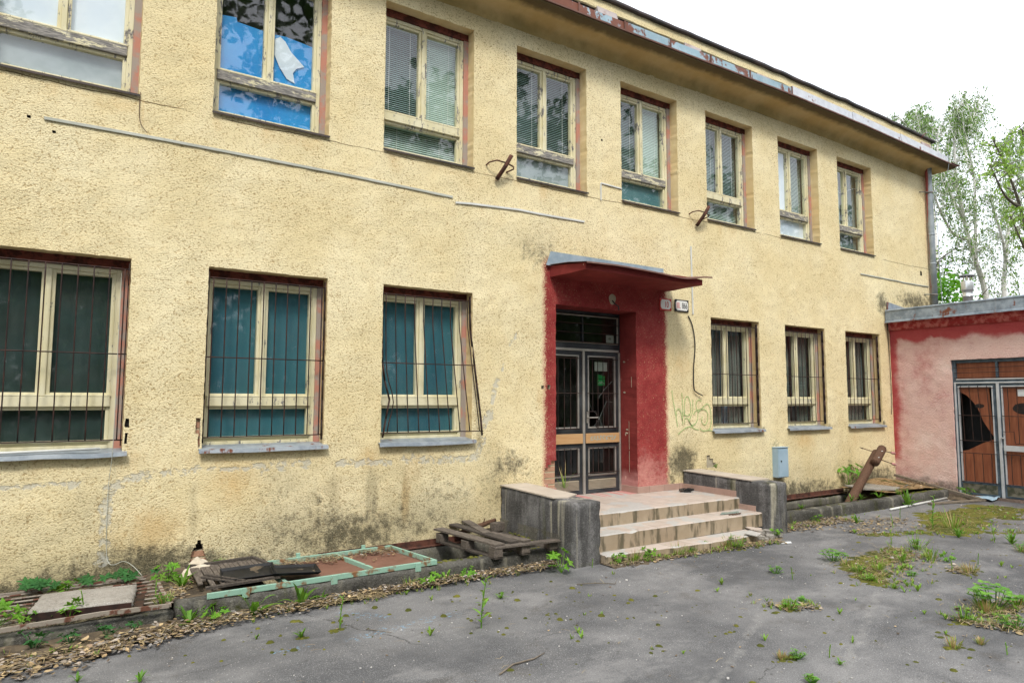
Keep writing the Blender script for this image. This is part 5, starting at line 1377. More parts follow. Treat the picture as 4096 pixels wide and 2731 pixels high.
trunk('cable_trunking', [(-.31, 4.163), (.64, 4.172), (1.6, 4.17), (2.45, 4.165), (3.0, 4.155), (3.72, 4.14)], 'long pale plastic trunking strip under the first upper windows', w=.028)
trunk('cable_trunking', [(3.76, 4.08), (3.97, 4.10), (4.68, 4.137), (5.0, 4.132), (5.75, 4.14)], 'shorter sagging white trunking strip below the first flag holder', 'white', .026)
trunk('cable_trunking', [(6.05, 4.49), (6.05, 4.735), (6.44, 4.722)], 'white trunking bent at a right angle beside the fifth upper window', 'white', .020)
trunk('cable_trunking', [(7.848, 4.07), (7.866, 3.02)], 'upright white trunking running down behind the canopy end', 'white', .026)
trunk('cable_trunking', [(12.56, 4.135), (13.98, 4.13), (14.1, 4.122), (15.17, 4.132)], 'grey trunking strip at the far wall end near the drainpipe', w=.022)
def cable(name, pts, r, mat, label, n=6):
    b = MB(); P = [Vector(p) for p in pts]; out = []
    for i in range(len(P) - 1):
        p0, p1, p2, p3 = P[max(i - 1, 0)], P[i], P[i + 1], P[min(i + 2, len(P) - 1)]
        for k in range(5):
            t = k / 5; out.append(.5 * ((2 * p1) + (p2 - p0) * t + (2 * p0 - 5 * p1 + 4 * p2 - p3) * t * t + (3 * p1 - p0 - 3 * p2 + p3) * t ** 3))
    out.append(P[-1]); b.tube(out, r, n); return tag(b.build(name, M[mat], None, True), label, 'cable')
cable('cable', [(7.76, -.01, 2.99), (7.84, -.02, 2.83), (7.885, -.02, 2.54), (7.845, -.02, 2.2), (7.845, -.02, 1.9), (7.90, -.03, 1.835), (8.01, -.04, 1.79)], .0085, 'black', 'black cable hanging down the wall below the black-rimmed sign')
cable('cable', [(.34, .10, 2.88), (.335, -.045, 2.2), (.335, -.07, 1.31), (.32, -.02, .98), (.32, -.015, .65), (.33, -.02, .39), (.35, -.05, .30), (.39, -.10, .29), (.46, -.10, .31), (.53, -.14, .27), (.60, -.20, .19)], .0028, 'offwhite', 'thin white cable hanging out of the first barred window to the grating')
cable('cable', [(.41, -.015, 4.58), (.41, -.012, 4.38), (.43, -.02, 4.27), (.48, -.03, 4.20)], .0035, 'post', 'short brown wire dangling below the first upper window')
cable('cable', [(14.95, -.10, 7.30), (14.90, -.25, 7.36), (14.93, -.40, 7.22), (15.1, -.45, 7.05), (15.35, -.45, 6.88), (15.42, -.36, 6.5), (15.30, -.17, 6.2), (15.24, -.17, 5.9), (15.36, -.16, 5.4), (15.45, -.12, 4.6), (15.5, -.12, 3.6)], .007, 'pipe', 'grey lightning wire looping from the roof edge down the drainpipe')
cable('cable', [(13.43, -.02, 3.55), (13.44, -.012, 3.0), (13.455, -.02, 2.4), (13.46, -.02, 1.7), (13.43, -.02, 1.45)], .006, 'black', 'dark cable in the corner between yellow wall and annex')
b = MB(); b.tube([(-.9, -.03, 1.272), (.24, -.02, 1.29)], .011, 8); tag(b.build('plastic_rod', M['white'], None, True), 'white plastic rod lying on the sill of the first barred window', 'rod')

# ================================================================== ground
def flat(name, rects, z, mat):
    b = MB()
    for x0, x1, y0, y1 in rects: b.add([(x0, y0, z), (x1, y0, z), (x1, y1, z), (x0, y1, z)], [(0, 1, 2, 3)])
    return tag(b.build(name, M[mat]), kind='structure')
flat('ground', [(-60, 120, -70, -1.05), (13.2, 13.7, -1.05, -.9)], 0.0, 'asphalt')
flat('terrain', [(15.3, 140, -1.05, 9), (-60, -4, -1.05, 9), (-60, 140, 9, 120)], -.01, 'earth')
flat('hills', [(-300, 400, -300, -70), (-300, 400, 120, 400), (-300, -60, -70, 120), (140, 400, -70, 120)], -.02, 'earth')

# ================================================================== plants
r_ = random.Random(21)
def gcol(kind):
    a = {'dand': (.125, .28, .030), 'grass': (.21, .37, .045), 'lobe': (.15, .34, .03), 'clover': (.15, .36, .045), 'dry': (.44, .35, .17), 'dark': (.045, .17, .045), 'stalk': (.20, .38, .055)}[kind]
    k = r_.uniform(.75, 1.25); return (a[0] * k * r_.uniform(.9, 1.15), a[1] * k, a[2] * k, 1)
def blade(b, base, tipv, w, curl=.3, n=4, wav=0.0):
    """narrow leaf from base bending over towards tipv"""
    base = Vector(base); tipv = Vector(tipv); d = tipv - base; s = d.cross(Vector((0, 0, 1)))
    if s.length < 1e-5: s = Vector((1, 0, 0))
    s.normalize(); vs = []
    for i in range(n + 1):
        t = i / n; p = base + d * t + Vector((0, 0, curl * d.length * math.sin(t * math.pi) ** 1)) * .5
        ww = w * (math.sin(min(1, .12 + t * .95) * math.pi) ** .7) * (1 + wav * (1 if i % 2 else -1)) if i < n else w * .06
        vs += [p + s * ww, p + Vector((0, 0, -.15 * ww)), p - s * ww]
    fs = []
    for i in range(n):
        for k in (0, 1): fs.append((3 * i + k, 3 * i + k + 1, 3 * i + k + 4, 3 * i + k + 3))
    b.add(vs, fs)
def lobed(b, c, nrm, size, rot, lobes=5):
    """flat lobed leaf as a fan"""
    nrm = Vector(nrm).normalized(); u = nrm.cross(Vector((math.cos(rot), math.sin(rot), .1))).normalized(); v = nrm.cross(u)
    c = Vector(c); vs = [c + nrm * size * .06]; n = lobes * 4
    for i in range(n):
        a = 2 * math.pi * i / n
        rad = size * (.72 + .28 * math.cos(a * lobes) + .07 * math.cos(a * lobes * 2)) * (1 - .35 * (math.cos(a) < -.85))
        p = c + u * math.cos(a) * rad + v * math.sin(a) * rad - nrm * size * .18 * (i % 4 == 2) ; vs.append(p)
    b.add(vs, [(0, 1 + i, 1 + (i + 1) % n) for i in range(n)])
def oval(b, c, d, nrm, ln, w):
    c = Vector(c); d = Vector(d).normalized(); s = d.cross(Vector(nrm)).normalized(); up_ = s.cross(d)
    vs = [c, c + d * ln * .3 + s * w, c + d * ln * .72 + s * w * .8, c + d * ln, c + d * ln * .72 - s * w * .8, c + d * ln * .3 - s * w, c + d * ln * .5 - up_ * w * .25]
    b.add(vs, [(0, 1, 6), (1, 2, 6), (2, 3, 6), (3, 4, 6), (4, 5, 6), (5, 0, 6)])
def p_dand(b, h):
    for k in range(r_.randint(8, 12)):
        a = k * 2.4 + r_.random(); up_ = r_.uniform(.25, 1.0); L_ = h * r_.uniform(.8, 1.2); b.cur = gcol('dand')
        blade(b, (0, 0, 0), (math.cos(a) * L_ * (1.25 - up_ * .9), math.sin(a) * L_ * (1.25 - up_ * .9), L_ * up_ * .95), L_ * .078, r_.uniform(.15, .5), 6, .22)
def p_grass(b, h, dry=.25, n=46, spread=.5):
    for k in range(n):
        a = r_.random() * 6.28; q = r_.random() ** .7 * spread * h; b.cur = gcol('dry' if r_.random() < dry else 'grass'); L_ = h * r_.uniform(.4, 1.1)
        ln = r_.uniform(.1, .8); blade(b, (math.cos(a) * q * .6, math.sin(a) * q * .6, 0), (math.cos(a) * (q + L_ * ln * .6), math.sin(a) * (q + L_ * ln * .6), L_ * (1 - ln * .45)), .0028 + .006 * h, .12, 3)
def p_stalk(b, h, lean=.12):
    a0 = r_.random() * 6.28; P = [Vector((math.cos(a0) * lean * h * (i / 6) ** 2, math.sin(a0) * lean * h * (i / 6) ** 2, h * i / 6)) for i in range(7)]
    b.cur = gcol('stalk'); b.tube(P, [.0035 + .006 * h * (1 - i / 7) for i in range(7)], 5)
    n = max(7, int(h * 38))
    for k in range(n):
        t = lerp(.12, 1, k / (n - 1)); i = min(5, int(t * 6)); p = P[i].lerp(P[i + 1], t * 6 - i); a = k * 2.3; L_ = h * lerp(.26, .13, t) * r_.uniform(.8, 1.2); b.cur = gcol('stalk')
        blade(b, p, p + Vector((math.cos(a) * L_, math.sin(a) * L_, L_ * r_.uniform(.15, .7))), L_ * .17, .2, 3)
def p_lobe(b, h, n=9, dark=False):
    for k in range(n):
        a = k * 2.4 + r_.random() * .6; q = h * r_.uniform(.25, .75); z = h * r_.uniform(.3, 1.0); c = Vector((math.cos(a) * q, math.sin(a) * q, z)); b.cur = gcol('dark' if dark else 'lobe')
        b.tube([(0, 0, 0), c * .6 + Vector((0, 0, z * .15)), c], .0022 + .004 * h, 4); lobed(b, c, (math.cos(a) * .45, math.sin(a) * .45 - .35, .8), h * r_.uniform(.22, .36), a)
def p_clover(b, h, n=26):
    for k in range(n):
        a = r_.random() * 6.28; q = h * (r_.random() ** .6) * .85; z = h * r_.uniform(.35, 1.0) * (1 - .35 * q / h); c = Vector((math.cos(a) * q, math.sin(a) * q, z)); b.cur = gcol('clover')
        b.tube([(c.x * .3, c.y * .3, 0), c], .0018 + .002 * h, 4)
        for m in range(3): oval(b, c, (math.cos(a + m * 2.1), math.sin(a + m * 2.1), .1), (0, -.2, 1), h * .24, h * .085)
def p_sprout(b, h):
    for k in range(r_.randint(4, 7)):
        a = k * 1.7 + r_.random(); b.cur = gcol('grass'); L_ = h * r_.uniform(.7, 1.2)
        blade(b, (0, 0, 0), (math.cos(a) * L_ * .6, math.sin(a) * L_ * .6, L_ * .8), L_ * .13, .2, 3)
def p_thin(b, h): p_grass(b, h, .1, 9, .25); p_clover(b, h * .18, 8)
def p_mix(b, h): p_grass(b, h, .3, 34, .8); p_clover(b, h * .75, 14)
def p_drygrass(b, h): p_grass(b, h, .75, 60, .7)
KIND = dict(thin=(p_thin, 'grass_tuft'), dand=(p_dand, 'dandelion'), grass=(p_grass, 'grass_tuft'), dry=(p_drygrass, 'grass_tuft'), stalk=(p_stalk, 'weed_stalk'), lobe=(p_lobe, 'lobed_weed'), clover=(p_clover, 'clover'), sprout=(p_sprout, 'sprout'), mix=(p_mix, 'weed_clump'), dark=(lambda b, h: p_lobe(b, h, 8, True), 'vine_sprig'))
PLANTS = [
 (6.99, -2.68, 0, .15, 'clover', 'small clover at the near left end of the big mossy weed patch'),
 (6.00, -2.67, 0, .09, 'clover', 'low clover alone on the asphalt before the middle of the steps'),
 (5.94, -2.90, 0, .12, 'stalk', 'short leafy stalk just beside the lone clover on the asphalt'),
 (6.63, -1.68, 0, .20, 'mix', 'thick grass tuft with dry blades before the bottom step'),
 (6.50, -1.66, 0, .14, 'dry', 'straw-coloured dry grass spilling beside the thick step tuft'),
 (6.27, -1.55, 0, .10, 'lobe', 'leafy weed under the bottom step left of the thick grass tuft'),
 (6.93, -2.85, 0, .10, 'dry', 'dry yellow grass tuft at the left end of the mossy weed patch'),
 (6.73, -3.10, 0, .12, 'mix', 'mixed grass and clover clump at the near edge of the mossy weed patch'),
 (6.97, -3.18, 0, .15, 'grass', 'tall thin green grass in the middle of the mossy weed patch'),
 (6.52, -3.32, 0, .11, 'mix', 'low mixed weed clump at the nearest tip of the mossy weed patch'),
 (7.52, -3.14, 0, .13, 'dand', 'upright dandelion leaves behind the mossy weed patch'),
 (8.39, -2.57, 0, .15, 'stalk', 'short weed stalk beside dry grass beyond the mossy patch'),
 (8.37, -2.87, 0, .20, 'mix', 'bushy weed clump beyond the mossy weed patch'),
 (7.92, -3.23, 0, .18, 'grass', 'big spiky grass tuft right of the mossy weed patch'),
 (7.97, -3.38, 0, .11, 'lobe', 'low leafy weed on the right side of the big spiky tuft'),
 (7.60, -3.59, 0, .14, 'stalk', 'feathery weed stalk between spiky tuft and dry grass'),
 (7.67, -3.72, 0, .13, 'dry', 'dry grass tuft at the far right end of the weed patch'),
 (6.55, -3.76, 0, .08, 'sprout', 'tiny sprout standing apart in front of the weed patch, in a crack'),
 (7.06, -3.46, 0, .06, 'clover', 'flat clover between the two grass tufts of the weed patch'),
 (6.46, -3.60, 0, .06, 'mix', 'flat mossy weed clump at the front of the weed patch'),
 (9.77, -2.40, 0, .46, 'stalk', 'tallest leafy weed stalk on the moss before the annex door'),
 (10.13, -1.79, 0, .18, 'stalk', 'thin weed stalk near the white plastic pipe end'),
 (9.43, -2.05, 0, .18, 'stalk', 'feathery weed stalk in the dead leaves before the long kerb'),
 (10.01, -2.55, 0, .34, 'grass', 'tall thin grass beside the tallest weed stalk'),
 (9.49, -2.83, 0, .16, 'dand', 'large dandelion rosette before the annex moss'),
 (9.62, -3.36, 0, .16, 'dand', 'upright dandelion near the right picture edge before the annex'),
 (9.57, -3.20, 0, .22, 'stalk', 'slim weed stalk left of the upright dandelion'),
 (8.17, -3.59, 0, .11, 'stalk', 'small yellowish weed standing alone right of the weed patch'),
 (8.26, -3.77, 0, .06, 'sprout', 'reddish little sprout on bare asphalt right of the weed patch'),
 (9.23, -3.61, 0, .15, 'mix', 'weed clump cut by the right picture edge below the dandelion'),
 (6.56, -4.37, 0, .25, 'clover', 'largest bushy clover near the right edge of the yard'),
 (6.50, -4.30, 0, .17, 'grass', 'green grass blades behind the largest bushy clover'),
 (6.38, -4.38, 0, .13, 'dry', 'dry grass spreading left of the largest bushy clover'),
 (6.00, -4.37, 0, .15, 'mix', 'wide weed clump with dry base before the largest clover'),
 (6.80, -4.44, 0, .16, 'mix', 'weed clump right behind the largest bushy clover'),
 (6.09, -4.69, 0, .12, 'clover', 'bright clover clump at the lower right edge of the yard'),
 (6.28, -4.48, 0, .07, 'dand', 'small flat dandelion between the two big clover clumps'),
 (5.29, -4.61, 0, .09, 'dry', 'brownish moss tuft with thin dry grass in the lower right'),
 (5.53, -4.45, 0, .05, 'sprout', 'small sprout on moss behind the brownish moss tuft'),
 (5.53, -4.68, 0, .06, 'dry', 'low dry moss tuft right of the brownish one'),
 (5.46, -4.87, 0, .08, 'stalk', 'single short green stalk in the lower right corner'),
 (5.09, -3.45, 0, .12, 'mix', 'grass clump in the asphalt crack in the middle of the yard'),
 (5.36, -3.39, 0, .06, 'clover', 'flat clover right of the crack grass clump'),
 (5.12, -3.21, 0, .05, 'sprout', 'tiny sprout at the left end of the weedy crack'),
 (5.33, -3.53, 0, .05, 'sprout', 'tiny sprout at the right end of the weedy crack'),
 (5.32, -3.75, 0, .05, 'sprout', 'spreading sprout alone right of the weedy crack'),
 (4.08, -4.08, 0, .06, 'dry', 'mossy dry tuft beside the bright low clover near the bottom edge'),
 (4.18, -4.13, 0, .07, 'clover', 'bright low clover beside a mossy dry tuft near the bottom edge'),
 (4.38, -4.24, 0, .09, 'stalk', 'upright leafy sprig right of the bright low clover'),
 (4.32, -4.35, 0, .05, 'dand', 'small rosette below the upright leafy sprig'),
 (4.78, -4.17, 0, .05, 'sprout', 'pair of little sprouts on a pale asphalt streak'),
 (3.90, -4.42, 0, .06, 'clover', 'clover tuft cut by the bottom picture edge'),
 (9.35, -1.59, 0, .13, 'dand', 'dandelion in the dead leaves close to the long right kerb'),
 (8.99, -1.22, 0, .11, 'lobe', 'leafy weed with dry leaves at the foot of the right kerb'),
 (13.40, -1.28, 0, .20, 'lobe', 'bright leafy weed at the corner of the annex door'),
 (7.52, -1.60, 0, .12, 'lobe', 'small weed at the foot of the right cheek wall'),
 (2.70, -2.46, 0, .36, 'stalk', 'tall thin seedling standing alone in front of the pallet'),
 (1.79, -1.90, 0, .25, 'stalk', 'slim seedling growing from moss in front of the green frame'),
 (2.30, -2.40, 0, .08, 'sprout', 'small pale rosette left of the tall thin seedling'),
 (3.23, -1.90, 0, .08, 'dand', 'small green weed with a twig behind the tall seedling'),
 (4.20, -1.50, 0, .22, 'lobe', 'bright lobed-leaf plant at the foot of the left cheek wall'),
 (4.60, -1.50, 0, .09, 'stalk', 'tiny sprig before the front face of the left cheek wall'),
 (3.28, -1.20, 0, .12, 'lobe', 'lobed seedling against the kerb under the pallet'),
 (3.06, -1.20, 0, .15, 'dand', 'crinkled upright dandelion below the end of the green frame'),
 (2.88, -1.20, 0, .15, 'lobe', 'lobed plant against the kerb below the green frame corner'),
 (2.68, -1.20, 0, .13, 'grass', 'arching grass with a dandelion leaf under the green frame'),
 (4.93, -1.52, 0, .12, 'lobe', 'leafy weed beside the left cheek wall at the bottom step'),
 (5.34, -1.55, 0, .12, 'lobe', 'leafy weed under the middle left of the bottom step'),
 (5.15, -1.54, 0, .15, 'grass', 'thin green grass along the left part of the bottom step'),
 (5.75, -1.60, 0, .17, 'grass', 'thin upright grass under the middle of the bottom step'),
 (5.95, -1.60, 0, .11, 'mix', 'mixed weeds under the right middle of the bottom step'),
 (1.30, -1.26, 0, .24, 'dand', 'tall narrow dandelion leaves before the left end of the green frame'),
 (1.69, -1.22, 0, .22, 'dand', 'dandelion with one broad upright leaf under the green frame'),
 (1.86, -1.20, 0, .12, 'dand', 'small dandelion right of the broad upright leaf'),
 (.84, -1.22, 0, .20, 'dand', 'big dandelion clump at the right end of the grating'),
 (1.02, -1.24, 0, .14, 'lobe', 'low leafy weed right of the big dandelion clump'),
 (1.49, -1.94, 0, .09, 'dand', 'little dandelion growing from a moss cushion'),
 (1.21, -1.79, 0, .05, 'sprout', 'tiny sprout on moss left of the little dandelion'),
 (.12, -1.96, 0, .07, 'dand', 'broad green leaf at the bottom left picture edge'),
 (.44, -2.17, 0, .08, 'dand', 'two upright green leaves at the bottom picture edge'),
 (-.13, -1.22, 0, .14, 'dark', 'dark vine sprig under the left end of the grating bar'),
 (.08, -1.22, 0, .11, 'dark', 'dark leafy sprig hanging under the grating bar middle'),
 (.30, -1.23, 0, .12, 'dark', 'dark green round-leaved sprig below the slab'),
 (.48, -1.23, 0, .10, 'dark', 'dark maple-like seedling below the right end of the slab'),
 (.88, -.50, .11, .19, 'dand', 'upright weed on the soil between grating and wooden slats'),
 (.79, -.30, .13, .17, 'lobe', 'bright lobed seedling on the soil by the wall'),
 (.66, -.68, .10, .16, 'stalk', 'leafy sprig coming up through the grating end'),
 (.68, -1.02, .14, .12, 'mix', 'low weeds on the kerb at the grating corner'),
 (.04, -.16, .10, .15, 'lobe', 'yellow-green sprig behind the left end of the slab'),
 (.16, -1.0, .12, .20, 'stalk', 'thin feathery seedling in front of the slab'),
 (.07, -1.02, .12, .14, 'lobe', 'small dark-stemmed sprig at the left front of the slab'),
 (-.20, -1.0, .14, .09, 'lobe', 'low sprig at the left front corner of the slab'),
 (-.36, -1.02, .14, .18, 'lobe', 'leafy sprig at the left picture edge beside the grating'),
 (1.26, -.06, .15, .08, 'clover', 'small bright plant at the wall hole above the wooden slats'),
 (4.98, -.55, .68, .36, 'thin', 'tall grass growing from the top of the left cheek wall'),
 (8.20, -.10, .70, .06, 'lobe', 'tiny weed on top of the right cheek wall'),
 (8.96, -1.00, .15, .11, 'dand', 'dandelion on the left part of the right kerb'),
 (10.26, -.99, .15, .12, 'dand', 'dandelion on the kerb at the foot of the leaning post'),
 (10.70, -.90, .14, .10, 'dand', 'dandelion just right of the leaning post foot'),
 (11.05, -1.0, .15, .16, 'dand', 'tall dandelion leaves on the kerb before the mossy plywood'),
 (11.75, -.95, .15, .11, 'mix', 'weed clump with a yellow flower on the kerb before the plywood'),
 (11.5, -1.22, 0, .26, 'dand', 'tall dandelion standing before the kerb by the pipe'),
 (11.78, -.06, .2, .36, 'lobe', 'climbing sprig against the yellow wall behind the leaning post'),
]
for x, y, z, h, k, lb in PLANTS:
    fn, nm = KIND[k]; b = MB(); fn(b, h)
    o = b.build(nm, M['leaf'], None, False, 0, True); o.location = (x, y, z); o.rotation_euler = (0, 0, r_.random() * 6)
    tag(o, lb, 'weed')
# broad vine leaves creeping over the grating along the wall
b = MB()
for k in range(36):
    x = lerp(-.25, .70, r_.random()); b.cur = gcol('dark')
    if .0 < x < .12: continue
    lobed(b, (x, -.08 - .16 * r_.random(), .19 + .05 * r_.random()), (r_.uniform(-.3, .3), -.5, 1), r_.uniform(.045, .075), r_.random() * 6, 5)
tag(b.build('vine', M['leaf'], None, False, 0, True), 'low dark creeping vine between the slab and the wall', 'vine')

# ---- sprouts too many to count in the mossy cracks
b = MB()
def sprig(x, y, h):
    n = len(b.v); (p_sprout if r_.random() < .5 else (lambda q, hh: p_grass(q, hh, .3, 9, .6)))(b, h)
    b.v[n:] = [(p[0] + x, p[1] + y, p[2]) for p in b.v[n:]]
for x0, y0, x1, y1, w, n in ((6.4, -3.5, 8.4, -2.8, .16, 130), (8.6, -2.1, 10.8, -3.2, .10, 60), (9.6, -2.6, 12.8, -2.1, .25, 90), (6.2, -4.4, 7.0, -4.5, .12, 60), (4.8, -1.56, 7.3, -1.78, .04, 90), (4.9, -3.25, 5.4, -3.5, .05, 30), (5.9, -4.35, 6.3, -4.75, .10, 40), (1.0, -1.3, 4.2, -1.25, .06, 60), (-.9, -1.45, 1.0, -1.3, .08, 40), (8.0, -1.25, 10.2, -1.35, .10, 40), (2.5, -2.2, 8.5, -4.4, .7, 40)):
    for k in range(n):
        t = r_.random(); sprig(lerp(x0, x1, t), min(-1.17, lerp(y0, y1, t) + r_.gauss(0, w)), r_.uniform(.02, .065))
tag(b.build('weeds', M['leaf'], None, False, 0, True), kind='stuff')

# ---- moss cushions, dead leaves, straw, stones
def area(poly_pts):
    """random point near a polyline strip: (x,y,halfwidth) list"""
    i = r_.randrange(len(poly_pts) - 1); a, c = poly_pts[i], poly_pts[i + 1]; t = r_.random(); w = lerp(a[2], c[2], t)
    return lerp(a[0], c[0], t) + r_.gauss(0, .02), lerp(a[1], c[1], t) + max(-1.8, min(1.8, r_.gauss(0, .55))) * w
b = MB()
def cushion(x, y, s, hgt, z=0.0):
    g = r_.random(); b.cur = (lerp(.060, .165, g) * .9, lerp(.068, .155, g) * .9, lerp(.010, .020, g), 1)
    n = 11; vs = [(x, y, z + hgt)]; e = r_.uniform(.55, 1.0); ro = r_.random() * 6
    for rr, hh in ((.55, .8), (1.0, -.1)):
        for i in range(n):
            a = 2 * math.pi * i / n; q = s * rr * (1 + .38 * nz(math.cos(a) + x * 9, math.sin(a) + y * 9, 0, 1.6))
            u, v = math.cos(a) * q, math.sin(a) * q * e
            vs.append((x + u * math.cos(ro) - v * math.sin(ro), y + u * math.sin(ro) + v * math.cos(ro), z + hgt * hh))
    b.add(vs, [(0, 1 + i, 1 + (i + 1) % n) for i in range(n)] + [(1 + i, 1 + n + i, 1 + n + (i + 1) % n, 1 + (i + 1) % n) for i in range(n)])
for k in range(130):
    x = r_.uniform(.2, 4.2); y = r_.uniform(-3.0, -1.55)
    if y < -1.6 - .32 * x - .2: continue
    s = r_.choice((.008, .010, .013, .016, .02, .032)); cushion(x, y, s, s * .55)
for k in range(140): x, y = r_.uniform(2.2, 9), r_.uniform(-5, -2.2); s = r_.choice((.008, .01, .014, .02, .03)); cushion(x, y, s, s * .4)
for k in range(60):
    x, y = area([(6.5, -3.40, .10), (6.9, -3.05, .18), (7.3, -2.9, .14), (8.1, -2.8, .12)]); s = r_.uniform(.07, .14); cushion(x, y, s, s * .10)
for k in range(110):
    x, y = area([(9.8, -2.6, .12), (10.4, -2.3, .26), (11.3, -2.1, .34), (12.8, -2.2, .35)]); s = r_.uniform(.10, .24); cushion(x, y, s, s * .09)
for k in range(420):
    x, y = area([(6.4, -3.45, .12), (6.9, -3.05, .22), (7.3, -2.9, .16), (8.2, -2.8, .14)]); s = r_.uniform(.012, .045); cushion(x, y, s, s * .3)
for k in range(900):
    x, y = area([(9.6, -2.7, .12), (10.4, -2.3, .30), (11.3, -2.1, .38), (12.8, -2.2, .35)]); s = r_.uniform(.02, .07); cushion(x, y, s, s * .22)
for k in range(160):
    x, y = area([(8.6, -2.1, .10), (9.6, -2.45, .12), (10.6, -3.2, .10)]); s = r_.uniform(.015, .05); cushion(x, y, s, s * .25)
for cx, cy, n_, sp in ((6.5, -4.4, 40, .18), (6.0, -4.4, 26, .10), (5.3, -4.62, 14, .06), (6.2, -4.72, 22, .12), (7.7, -3.65, 24, .15), (5.1, -3.45, 18, .10), (4.1, -4.1, 12, .05), (1.49, -1.94, 8, .03), (1.79, -1.9, 9, .04), (5.5, -4.45, 8, .05), (6.6, -1.66, 30, .2), (1.58, -1.57, 6, .03)):
    for k in range(n_): s = r_.uniform(.01, .035); cushion(cx + r_.gauss(0, sp), cy + r_.gauss(0, sp * .5), s, s * .35)
for k in range(260):                                        # on kerbs, plywood and at the wall foot
    x = r_.choice((r_.uniform(8.0, 13.0), r_.uniform(11.8, 13.2), r_.uniform(3.0, 4.3)))
    y = r_.choice((-1.05 + .05 * r_.random(), -1.14)); s = r_.uniform(.01, .035); cushion(x, y, s, s * .3, .155 if y > -1.12 else 0)
for k in range(40): s = r_.uniform(.01, .03); cushion(r_.uniform(4.2, 4.42), r_.uniform(-.9, -.1), s, s * .4, .17)
tag(b.build('moss', M['mosscol'], None, True, 0, True), kind='stuff')

b = MB()
LC = [(.40, .28, .15), (.30, .21, .135), (.50, .37, .21), (.22, .16, .11), (.40, .33, .27), (.12, .085, .06), (.56, .42, .23), (.36, .33, .31), (.46, .40, .34)]
def dead(x, y, z, s):
    c = r_.choice(LC); k = r_.uniform(.45, 1.2); b.cur = (c[0] * k, c[1] * k, c[2] * k, 1)
    a = r_.random() * 6.28; ca, sa = math.cos(a), math.sin(a); t1, t2 = r_.uniform(-.35, .5), r_.uniform(-.4, .4); w = r_.uniform(.4, .75); cu = r_.uniform(-.1, .55)
    pts = [(-1, 0, 0), (-.45, w, cu * .6), (.35, w * .9, cu), (1, .1, .15), (.4, -w * .85, cu * .8), (-.4, -w, cu * .5), (0, 0, -.06)]
    vs = []
    for u, v, q in pts:
        u *= s; v *= s; vs.append((x + u * ca - v * sa, y + u * sa + v * ca, z + .004 + q * s * .75 + max(0, u * t1 + v * t2)))
    b.add(vs, [(i, (i + 1) % 6, 6) for i in range(6)])
def straw(x, y, z, L_):
    c = r_.choice(((.42, .33, .18), (.34, .26, .14), (.26, .19, .11))); b.cur = (*c, 1); a = r_.gauss(.25, .8); dx, dy = math.cos(a) * L_ / 2, math.sin(a) * L_ / 2; w = r_.uniform(.0012, .0028)
    h0, h1 = z + .004 + .02 * r_.random(), z + .004 + .02 * r_.random(); k = r_.uniform(-.1, .1) * L_
    px, py = -math.sin(a) * w, math.cos(a) * w
    vs = []
    for t, hh in ((-1, h0), (0, (h0 + h1) / 2 + .004), (1, h1)):
        bx_, by_ = x + dx * t + (k * -math.sin(a) if t == 0 else 0), y + dy * t + (k * math.cos(a) if t == 0 else 0); vs += [(bx_ + px, by_ + py, hh), (bx_ - px, by_ - py, hh)]
    b.add(vs, [(0, 1, 3, 2), (2, 3, 5, 4)])
KS = [(-1.6, -1.75, .30), (-.6, -1.60, .24), (.3, -1.45, .17), (1.1, -1.31, .11), (2.2, -1.24, .09), (3.2, -1.24, .09), (4.3, -1.30, .10)]
for k in range(3600): x, y = area(KS); dead(x, min(y, -1.15), .012 + .048 * r_.random() * smooth(-1.7, -1.25, y), r_.uniform(.008, .030) * (1.12 if x < .8 else .8))
for k in range(650): x, y = area(KS); straw(x, min(y, -1.15), .02 + .025 * r_.random(), r_.uniform(.05, .22))
for k in range(200): x, y = area([(1.6, -1.26, .06), (2.4, -1.3, .07)]); straw(x, y, .02, r_.uniform(.08, .3))
for x0, y0, x1, y1, w, n1, n2 in ((4.8, -1.55, 7.4, -1.75, .05, 420, 380), (7.95, -1.30, 9.6, -1.35, .12, 700, 260), (8.6, -2.0, 10.2, -1.75, .16, 220, 220), (6.5, -3.3, 8.2, -2.85, .17, 170, 420), (9.5, -2.5, 12.8, -2.1, .30, 160, 420), (6.2, -4.45, 6.9, -4.45, .12, 120, 200), (5.9, -4.45, 6.2, -4.75, .1, 90, 120), (5.0, -3.35, 5.3, -3.55, .06, 40, 40), (7.5, -3.7, 7.9, -3.55, .07, 40, 70), (.7, -1.0, 1.0, -.1, .15, 260, 100), (11.9, -.6, 13.3, -.5, .3, 260, 160)):
    for k in range(n1):
        t = r_.random(); x, y = lerp(x0, x1, t), lerp(y0, y1, t) + r_.gauss(0, w); z = .12 if (y > -.95 and x < 5) else (.21 if y > -.95 and x > 11.4 else 0); dead(x, y if z else min(y, -1.15), z + .01 * r_.random(), r_.uniform(.010, .030))
    for k in range(n2):
        t = r_.random(); x, y = lerp(x0, x1, t), lerp(y0, y1, t) + r_.gauss(0, w); z = .12 if (y > -.95 and x < 5) else (.21 if y > -.95 and x > 11.4 else 0); straw(x, y if z else min(y, -1.15), z + .01, r_.uniform(.04, .2))
for k in range(230): x, y = r_.uniform(1.62, 2.9), -.22 - abs(r_.gauss(0, .13)); dead(x, y, .155, r_.uniform(.008, .024)); straw(x, y, .16, .1)
for k in range(150): dead(r_.uniform(.4, 10), r_.uniform(-5, -1.5), .002, r_.uniform(.006, .016))
for k in range(90): straw(r_.uniform(.4, 9), r_.uniform(-4.9, -1.6), 0, r_.uniform(.03, .09))
tag(b.build('litter', M['litter'], None, False, 0, True), kind='stuff')
b = MB()
